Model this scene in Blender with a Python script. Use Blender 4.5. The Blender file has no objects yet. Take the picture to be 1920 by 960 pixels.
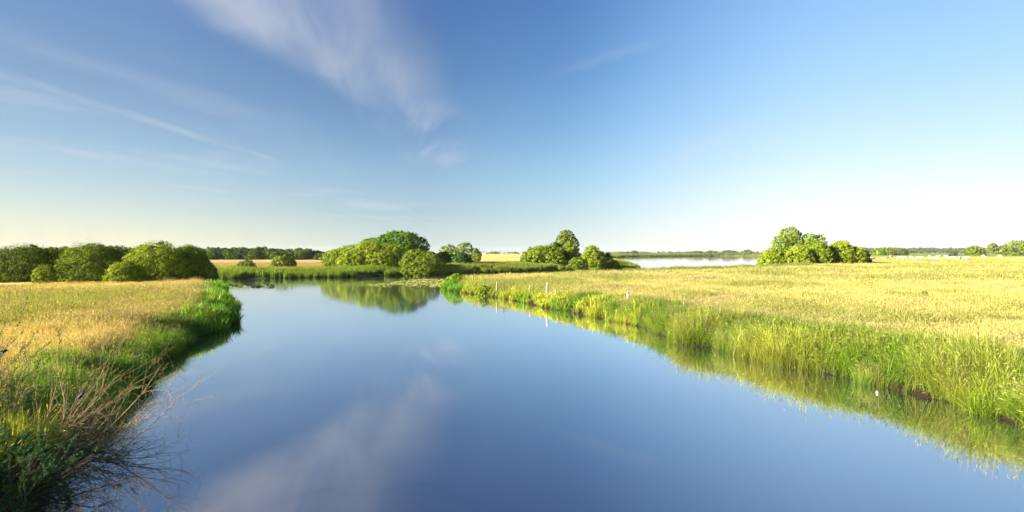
import bpy, bmesh, math, random
import numpy as np
from mathutils import Vector

# ============================================================ camera, light, exposure
SC = bpy.context.scene
COL = SC.collection
HOR, FPX, EYE = 474.0, 1000.0, 4.0          # horizon row, focal length in photo pixels, eye height
SUN_AZ, SUN_EL = -115.0, 17.0               # degrees, clockwise from +Y
EXPO = 2.6

cam_d = bpy.data.cameras.new("camera")
cam = bpy.data.objects.new("camera", cam_d)
COL.objects.link(cam)
cam.location = (0, 0, EYE)
cam.rotation_euler = (math.pi / 2, 0, 0)
cam_d.sensor_width = 36.0
cam_d.lens = 36.0 * FPX / 1920.0
cam_d.shift_y = -(480.0 - HOR) / 1920.0
cam_d.clip_start = 0.1
cam_d.clip_end = 20000
SC.camera = cam

SC.view_settings.view_transform = 'Standard'
SC.view_settings.look = 'None'
SC.view_settings.exposure = EXPO
SC.view_settings.gamma = 1.0
SC.view_settings.use_curve_mapping = False
SC.cycles.max_bounces = 6
SC.cycles.transparent_max_bounces = 4
SC.cycles.transmission_bounces = 3

sun_d = bpy.data.lights.new("sun", 'SUN')
sun_d.energy = 5.0
sun_d.angle = math.radians(0.5)
sun_d.color = (1.0, 0.88, 0.66)
sun = bpy.data.objects.new("sun", sun_d)
COL.objects.link(sun)
a, e = math.radians(SUN_AZ), math.radians(SUN_EL)
sdir = Vector((math.sin(a) * math.cos(e), math.cos(a) * math.cos(e), math.sin(e)))
sun.rotation_euler = sdir.to_track_quat('Z', 'Y').to_euler()
sun.location = sdir * 50


def lin(c):
    out = []
    for v in c[:3]:
        v = v / 255.0
        out.append(v / 12.92 if v <= 0.04045 else ((v + 0.055) / 1.055) ** 2.4)
    return tuple(out)


class NT:
    """small helper to write node trees"""
    def __init__(self, tree):
        self.t = tree
        self.n = tree.nodes
        self.l = tree.links

    def node(self, typ, **kw):
        nd = self.n.new(typ)
        for k, v in kw.items():
            setattr(nd, k, v)
        return nd

    def put(self, sock, v):
        if hasattr(v, 'is_linked') or hasattr(v, 'links'):
            self.l.new(v, sock)
        else:
            sock.default_value = v

    def math(self, op, a, b=0.0, c=None, clamp=False):
        nd = self.node('ShaderNodeMath', operation=op, use_clamp=clamp)
        self.put(nd.inputs[0], a)
        self.put(nd.inputs[1], b)
        if c is not None:
            self.put(nd.inputs[2], c)
        return nd.outputs[0]

    def smooth(self, x, lo, hi, a=0.0, b=1.0, kind='SMOOTHSTEP'):
        nd = self.node('ShaderNodeMapRange', interpolation_type=kind)
        nd.clamp = True
        self.put(nd.inputs[0], x)
        self.put(nd.inputs[1], lo)
        self.put(nd.inputs[2], hi)
        self.put(nd.inputs[3], a)
        self.put(nd.inputs[4], b)
        return nd.outputs[0]

    def ramp(self, x, stops):
        nd = self.node('ShaderNodeValToRGB')
        cr = nd.color_ramp
        while len(cr.elements) > 1:
            cr.elements.remove(cr.elements[-1])
        cr.elements[0].position = stops[0][0]
        cr.elements[0].color = (*stops[0][1], 1)
        for p, c in stops[1:]:
            el = cr.elements.new(p)
            el.color = (*c, 1)
        self.put(nd.inputs[0], x)
        return nd.outputs[0]

    def mix(self, f, a, b, blend='MIX'):
        nd = self.node('ShaderNodeMix', data_type='RGBA', blend_type=blend)
        self.put(nd.inputs[0], f)
        self.put(nd.inputs[6], a if hasattr(a, 'links') else (*a, 1))
        self.put(nd.inputs[7], b if hasattr(b, 'links') else (*b, 1))
        return nd.outputs[2]

    def noise(self, vec, scale, detail=2.0, rough=0.5, dist=0.0):
        nd = self.node('ShaderNodeTexNoise')
        if vec is not None:
            self.put(nd.inputs['Vector'], vec)
        nd.inputs['Scale'].default_value = scale
        nd.inputs['Detail'].default_value = detail
        nd.inputs['Roughness'].default_value = rough
        nd.inputs['Distortion'].default_value = dist
        return nd.outputs['Fac']

    def comb(self, x, y, z=0.0):
        nd = self.node('ShaderNodeCombineXYZ')
        for i, v in enumerate((x, y, z)):
            self.put(nd.inputs[i], v)
        return nd.outputs[0]


# ------------------------------------------------------------ sky
world = bpy.data.worlds.new("World")
SC.world = world
world.use_nodes = True
world.cycles.sampling_method = 'MANUAL'
world.cycles.sample_map_resolution = 512
W = NT(world.node_tree)
W.n.clear()
w_out = W.node('ShaderNodeOutputWorld')
w_bg = W.node('ShaderNodeBackground')
W.l.new(w_bg.outputs[0], w_out.inputs[0])
sky = W.node('ShaderNodeTexSky', sky_type='NISHITA')
sky.sun_disc = False
sky.sun_elevation = math.radians(SUN_EL)
sky.sun_rotation = math.radians(SUN_AZ)
sky.air_density = 1.0
sky.dust_density = 1.0
sky.ozone_density = 1.5
w_bg.inputs[1].default_value = 0.1
tc = W.node('ShaderNodeTexCoord')
sp = W.node('ShaderNodeSeparateXYZ')
W.l.new(tc.outputs['Generated'], sp.inputs[0])
dx, dy, dz = sp.outputs
hl = W.math('SQRT', W.math('ADD', W.math('MULTIPLY', dx, dx), W.math('MULTIPLY', dy, dy)))
saz = W.math('DIVIDE', dx, W.math('MAXIMUM', hl, 0.001))       # sine of the azimuth: -1 towards the sun, +1 away from it
el = W.math('MAXIMUM', dz, 0.0)


def stops(rows):
    return [(p, lin(c)) for p, c in rows]


# hazy evening air: brightness of the sky by height, for four azimuths (display values)
r_sun = W.ramp(el, stops([(0.0, (246, 243, 208)), (.03, (236, 236, 206)), (.065, (206, 219, 212)), (.11, (180, 202, 213)), (.165, (152, 182, 206)),
                          (.25, (122, 153, 190)), (.34, (105, 140, 186)), (.5, (94, 130, 186)), (1., (58, 98, 164))]))
r_lc = W.ramp(el, stops([(0.0, (206, 221, 217)), (.02, (196, 214, 214)), (.07, (164, 190, 204)), (.13, (140, 175, 204)), (.22, (107, 145, 186)),
                         (.32, (79, 120, 170)), (.41, (65, 106, 166)), (.6, (58, 100, 168)), (1., (50, 92, 160))]))
r_rc = W.ramp(el, stops([(0.0, (232, 236, 234)), (.02, (224, 234, 234)), (.07, (190, 218, 228)), (.13, (158, 204, 232)), (.22, (122, 176, 222)),
                         (.32, (90, 147, 204)), (.42, (74, 126, 190)), (.6, (66, 116, 186)), (1., (52, 96, 164))]))
r_far = W.ramp(el, stops([(0.0, (254, 254, 254)), (.05, (248, 251, 254)), (.10, (232, 244, 254)), (.165, (205, 232, 253)), (.25, (176, 216, 252)),
                          (.34, (154, 200, 248)), (.5, (118, 166, 226)), (1., (60, 104, 172))]))
m1 = W.smooth(saz, -0.72, -0.16)
m2 = W.smooth(saz, -0.16, 0.24, kind='LINEAR')
m3 = W.smooth(saz, 0.06, 0.56)
grad = W.mix(m1, r_sun, r_lc)
grad = W.mix(m2, grad, r_rc)
grad = W.mix(m3, grad, r_far)
# high cirrus: laid out on a flat layer overhead
zc = W.math('MAXIMUM', dz, 0.04)
u = W.math('DIVIDE', dx, zc)
v = W.math('DIVIDE', dy, zc)
wn = W.noise(W.comb(W.math('MULTIPLY', u, 1.3), W.math('MULTIPLY', v, 0.55)), 1.0, 3.0, 0.55)
uw = W.math('ADD', u, W.math('MULTIPLY', W.math('SUBTRACT', wn, 0.5), 0.5))
left_e = W.smooth(v, 2.35, 4.6, -1.30, -0.84, kind='LINEAR')
right_e = W.smooth(v, 2.0, 4.0, -0.30, -0.42, kind='LINEAR')
ins = W.math('MULTIPLY', W.smooth(W.math('SUBTRACT', uw, left_e), -0.10, 0.20), W.smooth(W.math('SUBTRACT', right_e, uw), -0.06, 0.34))
fib = W.noise(W.comb(W.math('ADD', W.math('MULTIPLY', u, 4.2), W.math('MULTIPLY', v, 1.1)), W.math('MULTIPLY', v, 0.75), 3.1), 1.0, 5.0, 0.55, 0.25)
body = W.smooth(fib, 0.28, 0.70, 0.38, 1.0)
edge_w = W.smooth(W.math('SUBTRACT', uw, left_e), 0.05, 0.75, 1.0, 0.5)
vend = W.math('MULTIPLY', W.smooth(v, 2.7, 4.3, 1.0, 0.0), W.smooth(v, 0.3, 1.4, 0.0, 1.0))
c_main = W.math('MULTIPLY', W.math('MULTIPLY', W.math('MULTIPLY', ins, body), W.math('MULTIPLY', edge_w, vend)), 0.92)
tail = W.math('MULTIPLY', W.math('MULTIPLY', W.smooth(W.math('ABSOLUTE', W.math('ADD', uw, 0.74)), 0.0, 0.50, 1.0, 0.0), W.smooth(fib, 0.36, 0.70)),
              W.math('MULTIPLY', W.smooth(v, 3.0, 3.8), W.smooth(v, 5.0, 7.0, 1.0, 0.0)))
c_tail = W.math('MULTIPLY', tail, 0.50)
# old aircraft trail spread by the wind
du = W.math('ADD', W.math('SUBTRACT', u, W.math('MULTIPLY', W.math('SUBTRACT', v, 2.99), 0.106)), 2.87)
du = W.math('ADD', du, W.math('MULTIPLY', W.math('SUBTRACT', wn, 0.5), 0.16))
trail = W.math('MULTIPLY', W.smooth(W.math('ABSOLUTE', du), 0.0, 0.15, 1.0, 0.0), W.math('MULTIPLY', W.smooth(v, 0.5, 2.4), W.smooth(v, 4.6, 7.0, 1.0, 0.0)))
c_trail = W.math('MULTIPLY', trail, W.smooth(fib, 0.3, 0.62, 0.12, 0.40))
# thin veils
vn = W.noise(W.comb(W.math('MULTIPLY', u, 0.9), W.math('ADD', W.math('MULTIPLY', v, 0.45), W.math('MULTIPLY', u, -0.25)), 7.7), 1.0, 4.0, 0.55, 0.3)
veil_l = W.math('MULTIPLY', W.math('MULTIPLY', W.smooth(vn, 0.46, 0.74), W.smooth(u, -3.0, -0.8, 1.0, 0.0)), 0.40)
wisp1 = W.math('MULTIPLY', W.smooth(W.math('ABSOLUTE', W.math('SUBTRACT', uw, W.math('ADD', 0.10, W.math('MULTIPLY', W.math('SUBTRACT', 3.2, v), 0.75)))), 0.0, 0.13, 1.0, 0.0),
               W.math('MULTIPLY', W.smooth(v, 2.4, 2.65), W.smooth(v, 2.8, 3.15, 1.0, 0.0)))
wisp2 = W.math('MULTIPLY', W.smooth(W.math('ABSOLUTE', W.math('SUBTRACT', uw, W.math('ADD', 1.75, W.math('MULTIPLY', W.math('SUBTRACT', 5.4, v), 0.05)))), 0.0, 0.22, 1.0, 0.0),
               W.math('MULTIPLY', W.smooth(v, 3.4, 5.2), W.smooth(v, 5.6, 6.3, 1.0, 0.0)))
c_w = W.math('ADD', W.math('MULTIPLY', wisp1, 0.13), W.math('MULTIPLY', wisp2, 0.30))
# the cirrus is lit evening grey-pink over the dark sky, whiter towards the bright side
c_col = W.mix(m3, lin((188, 194, 207)), lin((226, 232, 244)))
c_col = W.mix(W.smooth(el, 0.12, 0.34, 0.0, 1.0), lin((206, 210, 222)), c_col)
mask = W.math('MAXIMUM', W.math('MAXIMUM', c_main, c_tail), W.math('MAXIMUM', c_trail, W.math('MAXIMUM', veil_l, c_w)), clamp=True)
grad = W.mix(mask, grad, c_col)
sc_ = W.node('ShaderNodeVectorMath', operation='SCALE')
W.l.new(grad, sc_.inputs[0])
sc_.inputs[3].default_value = 10.0 / (2.0 ** EXPO)
W.l.new(W.mix(0.94, sky.outputs[0], sc_.outputs[0]), w_bg.inputs[0])

# ============================================================ helpers
RNG = np.random.default_rng(7)
random.seed(5)


def link(o, parent=None):
    COL.objects.link(o)
    if parent is not None:
        o.parent = parent
    return o


def tag(o, label=None, cat=None, group=None, kind=None):
    if label:
        o['label'] = label
    if cat:
        o['category'] = cat
    if group:
        o['group'] = group
    if kind:
        o['kind'] = kind
    return o


def empty(name, loc, rz=0.0):
    o = bpy.data.objects.new(name, None)
    o.empty_display_size = 0.3
    o.location = loc
    o.rotation_euler = (0, 0, rz)
    return link(o)


def make_mesh(name, V, F, mats, fattr=None, pattr=None, midx=None, smooth=False):
    me = bpy.data.meshes.new(name)
    V = np.ascontiguousarray(V, np.float32)
    F = np.ascontiguousarray(F, np.int32)
    k = F.shape[1]
    me.vertices.add(len(V))
    me.vertices.foreach_set('co', V.ravel())
    me.loops.add(F.size)
    me.loops.foreach_set('vertex_index', F.ravel())
    me.polygons.add(len(F))
    me.polygons.foreach_set('loop_start', np.arange(0, F.size, k, dtype=np.int32))
    for dom, d in (('FACE', fattr), ('POINT', pattr)):
        for nm, arr in (d or {}).items():
            arr = np.ascontiguousarray(arr, np.float32)
            if arr.ndim == 1:
                me.attributes.new(nm, 'FLOAT', dom).data.foreach_set('value', arr)
            else:
                me.attributes.new(nm, 'FLOAT_VECTOR', dom).data.foreach_set('vector', arr.ravel())
    for m in (mats if isinstance(mats, (list, tuple)) else [mats]):
        me.materials.append(m)
    if midx is not None:
        me.polygons.foreach_set('material_index', np.ascontiguousarray(midx, np.int32))
    if smooth:
        me.polygons.foreach_set('use_smooth', np.ones(len(F), bool))
    me.update(calc_edges=True)
    me.validate()
    return me


def obj(name, me, parent=None):
    return link(bpy.data.objects.new(name, me), parent)


def X(px, Y):
    return (px - 960.0) * Y / FPX


def Z(py, Y):
    return EYE - (py - HOR) * Y / FPX


# value noise
_tab = np.random.default_rng(3).random((256, 256)).astype(np.float32)


def vnoise(x, y):
    x = np.asarray(x, np.float64)
    y = np.asarray(y, np.float64)
    xi, yi = np.floor(x).astype(int), np.floor(y).astype(int)
    fx, fy = x - xi, y - yi
    fx, fy = fx * fx * (3 - 2 * fx), fy * fy * (3 - 2 * fy)
    g = lambda i, j: _tab[i & 255, j & 255]
    return (g(xi, yi) * (1 - fx) + g(xi + 1, yi) * fx) * (1 - fy) + (g(xi, yi + 1) * (1 - fx) + g(xi + 1, yi + 1) * fx) * fy


def fbm(x, y, o=3):
    s, a, n = 0, 1.0, 0
    for i in range(o):
        s = s + a * vnoise(x * 2 ** i + 17 * i, y * 2 ** i + 31 * i)
        n += a
        a *= 0.5
    return s / n


def sstep(x, a, b):
    t = np.clip((x - a) / (b - a), 0, 1)
    return t * t * (3 - 2 * t)


# ============================================================ materials
def new_mat(name):
    m = bpy.data.materials.new(name)
    m.use_nodes = True
    m.node_tree.nodes.clear()
    k = NT(m.node_tree)
    out = k.node('ShaderNodeOutputMaterial')
    return m, k, out


def simple_mat(name, col, rough=0.8, nscale=6.0, var=0.35, bump=0.0):
    m, k, out = new_mat(name)
    p = k.node('ShaderNodeBsdfPrincipled')
    t = k.node('ShaderNodeTexCoord')
    n = k.noise(t.outputs['Object'], nscale, 4.0, 0.6)
    col = tuple(.66 * x for x in col)
    c = k.mix(n, tuple(x * (1 - var) for x in col), tuple(min(1, x * (1 + var)) for x in col))
    k.l.new(c, p.inputs['Base Color'])
    p.inputs['Roughness'].default_value = rough
    p.inputs['Specular IOR Level'].default_value = 0.25
    if bump:
        b = k.node('ShaderNodeBump')
        b.inputs['Strength'].default_value = bump
        k.l.new(n, b.inputs['Height'])
        k.l.new(b.outputs[0], p.inputs['Normal'])
    k.l.new(p.outputs[0], out.inputs[0])
    return m


def leafy(k, out, col, transl=0.32, gloss=0.01):
    d = k.node('ShaderNodeBsdfDiffuse')
    t = k.node('ShaderNodeBsdfTranslucent')
    k.put(d.inputs[0], col)
    tcol = k.mix(1.0, col, (1.05, 1.0, 0.6), 'MULTIPLY')
    k.put(t.inputs[0], tcol)
    mx = k.node('ShaderNodeMixShader')
    mx.inputs[0].default_value = transl
    k.l.new(d.outputs[0], mx.inputs[1])
    k.l.new(t.outputs[0], mx.inputs[2])
    if gloss > 0:
        g = k.node('ShaderNodeBsdfGlossy')
        g.inputs['Roughness'].default_value = 0.5
        m2 = k.node('ShaderNodeMixShader')
        m2.inputs[0].default_value = gloss
        k.l.new(mx.outputs[0], m2.inputs[1])
        k.l.new(g.outputs[0], m2.inputs[2])
        k.l.new(m2.outputs[0], out.inputs[0])
    else:
        k.l.new(mx.outputs[0], out.inputs[0])


def leaf_mat(name, c1, c2, transl=0.24):
    """leaves: tone differs leaf by leaf and spray by spray, darker inside crowns as painted shade (face attribute 'tone')"""
    m, k, out = new_mat(name)
    at = k.node('ShaderNodeAttribute', attribute_name='tone')
    col = k.mix(at.outputs['Fac'], tuple(.74 * q for q in c1), tuple(.74 * q for q in c2))
    leafy(k, out, col, transl)
    return m


def grass_mat(name, seedcol):
    m, k, out = new_mat(name)
    ci = k.node('ShaderNodeAttribute', attribute_name='col', attribute_type='INSTANCER')
    ti = k.node('ShaderNodeAttribute', attribute_name='tipc', attribute_type='INSTANCER')
    h = k.node('ShaderNodeAttribute', attribute_name='h')
    sd = k.node('ShaderNodeAttribute', attribute_name='seed')
    bt = k.node('ShaderNodeAttribute', attribute_name='tone')
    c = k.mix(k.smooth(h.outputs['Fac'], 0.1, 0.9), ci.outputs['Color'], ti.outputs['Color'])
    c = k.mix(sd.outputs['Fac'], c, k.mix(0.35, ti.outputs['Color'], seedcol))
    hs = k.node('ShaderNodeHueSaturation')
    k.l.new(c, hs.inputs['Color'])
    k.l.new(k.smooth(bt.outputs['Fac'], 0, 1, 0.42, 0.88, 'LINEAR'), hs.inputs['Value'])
    leafy(k, out, hs.outputs[0], 0.46, 0.015)
    return m


M = {}
M['grass'] = grass_mat('grass_blades', (0.55, 0.45, 0.25))
M['reed'] = grass_mat('reed_blades', (0.30, 0.22, 0.12))
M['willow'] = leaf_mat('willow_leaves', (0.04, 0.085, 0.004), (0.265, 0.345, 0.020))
M['willow_dark'] = leaf_mat('dark_willow_leaves', (0.025, 0.055, 0.003), (0.185, 0.25, 0.014))  # willow leaves darkened, shade of the left thicket put into the colour
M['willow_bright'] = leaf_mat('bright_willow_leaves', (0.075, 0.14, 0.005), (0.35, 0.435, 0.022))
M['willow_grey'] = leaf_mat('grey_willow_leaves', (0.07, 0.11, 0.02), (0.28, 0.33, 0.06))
M['dark'] = leaf_mat('dark_leaves', (0.03, 0.10, 0.002), (0.14, 0.29, 0.007))
M['alder'] = leaf_mat('alder_leaves', (0.06, 0.135, 0.004), (0.30, 0.40, 0.018))
M['olive'] = leaf_mat('olive_leaves', (0.12, 0.125, 0.025), (0.33, 0.30, 0.07))
M['oak'] = leaf_mat('oak_leaves', (0.035, 0.075, 0.006), (0.14, 0.20, 0.018))
M['bluegreen'] = leaf_mat('bluegreen_leaves', (0.03, 0.08, 0.025), (0.09, 0.17, 0.05))
M['far'] = leaf_mat('far_wood_leaves', (0.05, 0.08, 0.03), (0.12, 0.16, 0.06))
M['feather'] = leaf_mat('feathery_green', (0.015, 0.055, 0.018), (0.055, 0.13, 0.04))
M['bark'] = simple_mat('bark', (0.11, 0.085, 0.06), 0.9, 9, 0.4, 0.4)
M['straw_twig'] = simple_mat('straw_twig', (0.44, 0.32, 0.16), 0.7, 9, 0.4)
M['grey_twig'] = simple_mat('grey_twig', (0.085, 0.066, 0.046), 0.8, 7, 0.5)
M['dark_twig'] = simple_mat('dark_twig', (0.045, 0.035, 0.028), 0.8, 7, 0.4)
M['post'] = simple_mat('bleached_wood', (0.31, 0.275, 0.23), 0.85, 14, 0.22, 0.5)
M['post_dark'] = simple_mat('weathered_wood', (0.13, 0.10, 0.075), 0.9, 14, 0.3, 0.5)
M['post_rust'] = simple_mat('rusty_iron', (0.30, 0.14, 0.07), 0.8, 14, 0.3, 0.3)
M['cow_white'] = simple_mat('cream_hide', (0.58, 0.54, 0.47), 0.8, 2, 0.08)
M['cow_dark'] = simple_mat('dark_hide', (0.09, 0.065, 0.05), 0.8, 2, 0.2)
M['muzzle'] = simple_mat('pink_muzzle', (0.55, 0.38, 0.32), 0.7, 4, 0.1)
M['bird_black'] = simple_mat('black_feathers', (0.012, 0.012, 0.018), 0.45, 20, 0.3)
M['bird_blue'] = simple_mat('navy_feathers', (0.012, 0.014, 0.06), 0.7, 20, 0.3)
M['bird_white'] = simple_mat('white_feathers', (0.74, 0.71, 0.66), 0.7, 20, 0.08)
M['beak'] = simple_mat('beak', (0.05, 0.045, 0.04), 0.5, 10, 0.2)
M['petal'] = simple_mat('white_petal', (0.82, 0.82, 0.80), 0.6, 10, 0.05)
M['wall'] = simple_mat('pale_render', (0.55, 0.50, 0.45), 0.9, 1, 0.08)
M['roof'] = simple_mat('red_tile', (0.30, 0.19, 0.15), 0.9, 1, 0.15)
M['glass'] = simple_mat('dark_pane', (0.04, 0.05, 0.06), 0.2, 1, 0.1)

# water: still, dark below, mirror-like at this low angle
m, k, out = new_mat('still_water')
tcw = k.node('ShaderNodeTexCoord')
mp = k.node('ShaderNodeMapping')
mp.inputs['Scale'].default_value = (1.0, 0.45, 1.0)
k.l.new(tcw.outputs['Object'], mp.inputs[0])
n1 = k.noise(mp.outputs[0], 1.6, 3, 0.55)
n2 = k.noise(mp.outputs[0], 0.35, 2, 0.5)
geo = k.node('ShaderNodeNewGeometry')
spw = k.node('ShaderNodeSeparateXYZ')
k.l.new(geo.outputs['Position'], spw.inputs[0])
lake_k = k.smooth(spw.outputs[1], 115.0, 190.0)                   # open lake: wind ripples
bp = k.node('ShaderNodeBump')
bp.inputs['Distance'].default_value = 0.05
k.l.new(k.math('ADD', 0.012, k.math('MULTIPLY', lake_k, 0.07)), bp.inputs['Strength'])
k.l.new(k.math('ADD', n1, k.math('MULTIPLY', n2, 1.5)), bp.inputs['Height'])
gl = k.node('ShaderNodeBsdfGlossy')
gl.inputs['Color'].default_value = (0.985, 0.975, 0.985, 1)
k.l.new(k.math('SUBTRACT', k.smooth(spw.outputs[1], 12.0, 60.0, 0.04, 0.075), k.math('MULTIPLY', lake_k, 0.045)), gl.inputs['Roughness'])
gl.distribution = 'MULTI_GGX'
k.l.new(bp.outputs[0], gl.inputs['Normal'])
df = k.node('ShaderNodeBsdfDiffuse')
df.inputs[0].default_value = (0.007, 0.008, 0.014, 1)
lw = k.node('ShaderNodeLayerWeight')
lw.inputs[0].default_value = 0.5
mw = k.node('ShaderNodeMixShader')
fc = lw.outputs['Facing']
k.l.new(k.math('ADD', k.smooth(fc, 0.50, 0.74, 0.34, 0.70, 'LINEAR'), k.smooth(fc, 0.74, 0.87, 0.0, 0.285, 'LINEAR')), mw.inputs[0])
k.l.new(df.outputs[0], mw.inputs[1])
k.l.new(gl.outputs[0], mw.inputs[2])
water_lift = k.node('ShaderNodeBsdfDiffuse')                             # faint diffuse added to lift the water's brightness
water_lift.inputs[0].default_value = (0.003, 0.003, 0.004, 1)
aw = k.node('ShaderNodeAddShader')
k.l.new(mw.outputs[0], aw.inputs[0])
k.l.new(water_lift.outputs[0], aw.inputs[1])
k.l.new(aw.outputs[0], out.inputs[0])
M['water'] = m

# ground: turf colour comes from the land-use map (vertex colour), fine grain from noise
m, k, out = new_mat('turf_and_soil')
ac = k.node('ShaderNodeAttribute', attribute_name='land')
tcg = k.node('ShaderNodeTexCoord')
na = k.noise(tcg.outputs['Object'], 0.9, 5, 0.65)
nb = k.noise(tcg.outputs['Object'], 9.0, 4, 0.7)
f = k.math('ADD', k.math('MULTIPLY', na, 0.7), k.math('MULTIPLY', nb, 0.6))
hs = k.node('ShaderNodeHueSaturation')
k.l.new(ac.outputs['Color'], hs.inputs['Color'])
k.l.new(k.smooth(f, 0.35, 0.95, 0.45, 0.80, 'LINEAR'), hs.inputs['Value'])
p = k.node('ShaderNodeBsdfPrincipled')
p.inputs['Roughness'].default_value = 0.95
p.inputs['Specular IOR Level'].default_value = 0.1
k.l.new(hs.outputs[0], p.inputs['Base Color'])
bb = k.node('ShaderNodeBump')
bb.inputs['Strength'].default_value = 0.6
bb.inputs['Distance'].default_value = 0.1
k.l.new(f, bb.inputs['Height'])
k.l.new(bb.outputs[0], p.inputs['Normal'])
k.l.new(p.outputs[0], out.inputs[0])
M['ground'] = m


# ============================================================ shoreline
def wp(px, py):
    Y = EYE * FPX / (py - HOR)
    return (X(px, Y), Y)


SHORE = [(8.0, -60), (8.5, -10), (9.0, 4), (10.6, 9)]
SHORE += [wp(*q) for q in [(1920, 808), (1860, 787), (1800, 768), (1720, 745), (1640, 726), (1560, 706), (1500, 692), (1400, 667), (1330, 650), (1300, 648), (1280, 641), (1274, 633),
                           (1250, 629), (1200, 614), (1150, 604), (1100, 594), (1070, 590), (1000, 571), (960, 563), (920, 556), (880, 550), (856, 546), (836, 542)]]
SHORE += [(-7.9, 63.5), (-6.0, 68), (-1.5, 73), (4, 80), (12, 86), (22, 92), (35, 103), (54, 117), (66, 128), (78, 160), (130, 270), (200, 420), (300, 640)]
SHORE += [(250, 655), (190, 600), (140, 545), (110, 520), (96, 480), (84, 444), (70, 360), (58, 290), (44, 200), (35, 150), (31, 131)]
SHORE += [(24, 127), (14, 119), (4.5, 113), (-5, 107), (-12.5, 102), (-15.5, 96), (-20.5, 93), (-28, 87), (-34, 84.5), (-40, 82), (-50, 80), (-70, 82), (-110, 86), (-220, 96)]
SHORE += [(-220, 74), (-110, 67), (-60, 66), (-38, 65.5), (-34.5, 63.5), (-33.2, 60), (-30.8, 56.5), (-27.2, 50.5), (-23.4, 43), (-19.6, 36.5), (-17.0, 31.5), (-15.5, 28.5),
          (-14.6, 26), (-14.1, 23.5), (-12.9, 20.5), (-12.0, 18), (-11.2, 15.8), (-10.5, 13.8), (-9.7, 11.8), (-8.8, 9.8), (-7.9, 8.2), (-7.4, 6.5), (-7, 3), (-7, -10), (-7, -60)]


def refine(pts):
    rng = np.random.default_rng(11)
    out = []
    n = len(pts)
    for i in range(n):
        p, q = np.array(pts[i], float), np.array(pts[(i + 1) % n], float)
        L = np.linalg.norm(q - p)
        far = np.linalg.norm((p + q) / 2)
        step = np.clip(far * 0.045, 0.8, 60)
        k = max(1, int(L / step))
        nrm = np.array([-(q - p)[1], (q - p)[0]]) / max(L, 1e-6)
        for j in range(k):
            t = j / k
            amp = 0.0 if (j == 0 or p[1] < -5) else min(0.34, 0.012 * far + 0.06)
            w = p + (q - p) * t
            sc = (float(vnoise(w[0] * .28 + 5, w[1] * .28)) - .5) * min(1.1, .035 * far + .35) * (0 if p[1] < 4 else 1)
            out.append(w + nrm * (rng.normal(0, amp * 0.5) + sc))
    return np.array(out)


POLY = refine(SHORE)


def shore_dist(x, y):
    """signed distance to the water's edge, positive on land"""
    x = np.asarray(x, np.float64).ravel()
    y = np.asarray(y, np.float64).ravel()
    d2 = np.full(x.shape, 1e18)
    ins = np.zeros(x.shape, bool)
    n = len(POLY)
    for i in range(n):
        ax, ay = POLY[i]
        bx, by = POLY[(i + 1) % n]
        ex, ey = bx - ax, by - ay
        t = np.clip(((x - ax) * ex + (y - ay) * ey) / max(ex * ex + ey * ey, 1e-9), 0, 1)
        d2 = np.minimum(d2, (x - ax - t * ex) ** 2 + (y - ay - t * ey) ** 2)
        c = (ay > y) != (by > y)
        if abs(by - ay) > 1e-12:
            ins ^= c & (x < ex * (y - ay) / (by - ay) + ax)
    d = np.sqrt(d2)
    return np.where(ins, -d, d)


def height(x, y, d):
    x = np.asarray(x, float).ravel()
    y = np.asarray(y, float).ravel()
    r = np.hypot(x, y)
    lip = 0.27 + 0.2 * (fbm(x * 0.7, y * 0.7, 2) - 0.5)
    z = np.where(d < 0, np.maximum(-1.3, d * 0.9 - 0.05), 0)
    w = 1.0 + np.clip(r / 120.0, 0, 2)
    up = lip * sstep(d, 0, 0.20 * w) + (0.78 - lip) * sstep(d, 0.2 * w, 1.8 * w)
    z = np.where(d >= 0, up - 0.03, z)
    und = (fbm(x * 0.09, y * 0.09, 3) - 0.5) * 0.30 + (fbm(x * 0.6, y * 0.6, 2) - 0.5) * 0.10
    z = z + np.where(d > 0.4, und * sstep(d, 0.4, 4.0), 0)
    rise = np.clip(y - 190, 0, 420) * 0.0056 * sstep(x / np.maximum(y, 1.0), 0.30, 0.55)
    return z + np.where(d > 0, rise, 0)


GOLD_L = np.array([.82, .66, .22])
GOLD_R = np.array([.60, .555, .17])
GREEN = np.array([.20, .38, .014])
DEEP = np.array([.08, .24, .010])
PINK = np.array([.52, .41, .24])
SHADED_SOIL = np.array([.022, .014, .008])  # bank soil, colour darkened to give a shadowed waterline


def land_colour(x, y, d):
    x = np.asarray(x, float).ravel()
    y = np.asarray(y, float).ravel()
    s = sstep(x / np.maximum(y, 3.0), -0.35, 0.1)[:, None]
    c = GOLD_L * (1 - s) + GOLD_R * s
    n = fbm(x * 0.11 + 5, y * 0.11, 3)[:, None]
    c = c * (0.80 + 0.4 * n)
    g = sstep(fbm(x * 0.05 + 40, y * 0.16 + 9, 3), 0.50, 0.72)[:, None]
    c = c * (1 - 0.55 * g) + np.array([.22, .27, .05]) * 0.55 * g
    # far land: pale green marsh beyond the pasture, golden stubble on the left
    fr = (sstep(y, 300, 390) * sstep(x / np.maximum(y, 1), 0.1, 0.2))[:, None]
    c = c * (1 - fr) + np.array([.26, .30, .07]) * (0.75 + 0.5 * n) * fr
    fl = (sstep(y, 86, 100) * (1 - sstep(x / np.maximum(y, 1), -0.2, -0.1)))[:, None]
    c = c * (1 - fl) + np.array([.50, .41, .17]) * (0.85 + 0.3 * n) * fl
    b = (1 - sstep(d, 0.2, 2.6))[:, None]
    c = c * (1 - b) + np.array([.07, .12, .018]) * b
    so = (1 - sstep(d, 0.25, 0.75))[:, None]
    c = c * (1 - so) + SHADED_SOIL * so
    return c


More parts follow.
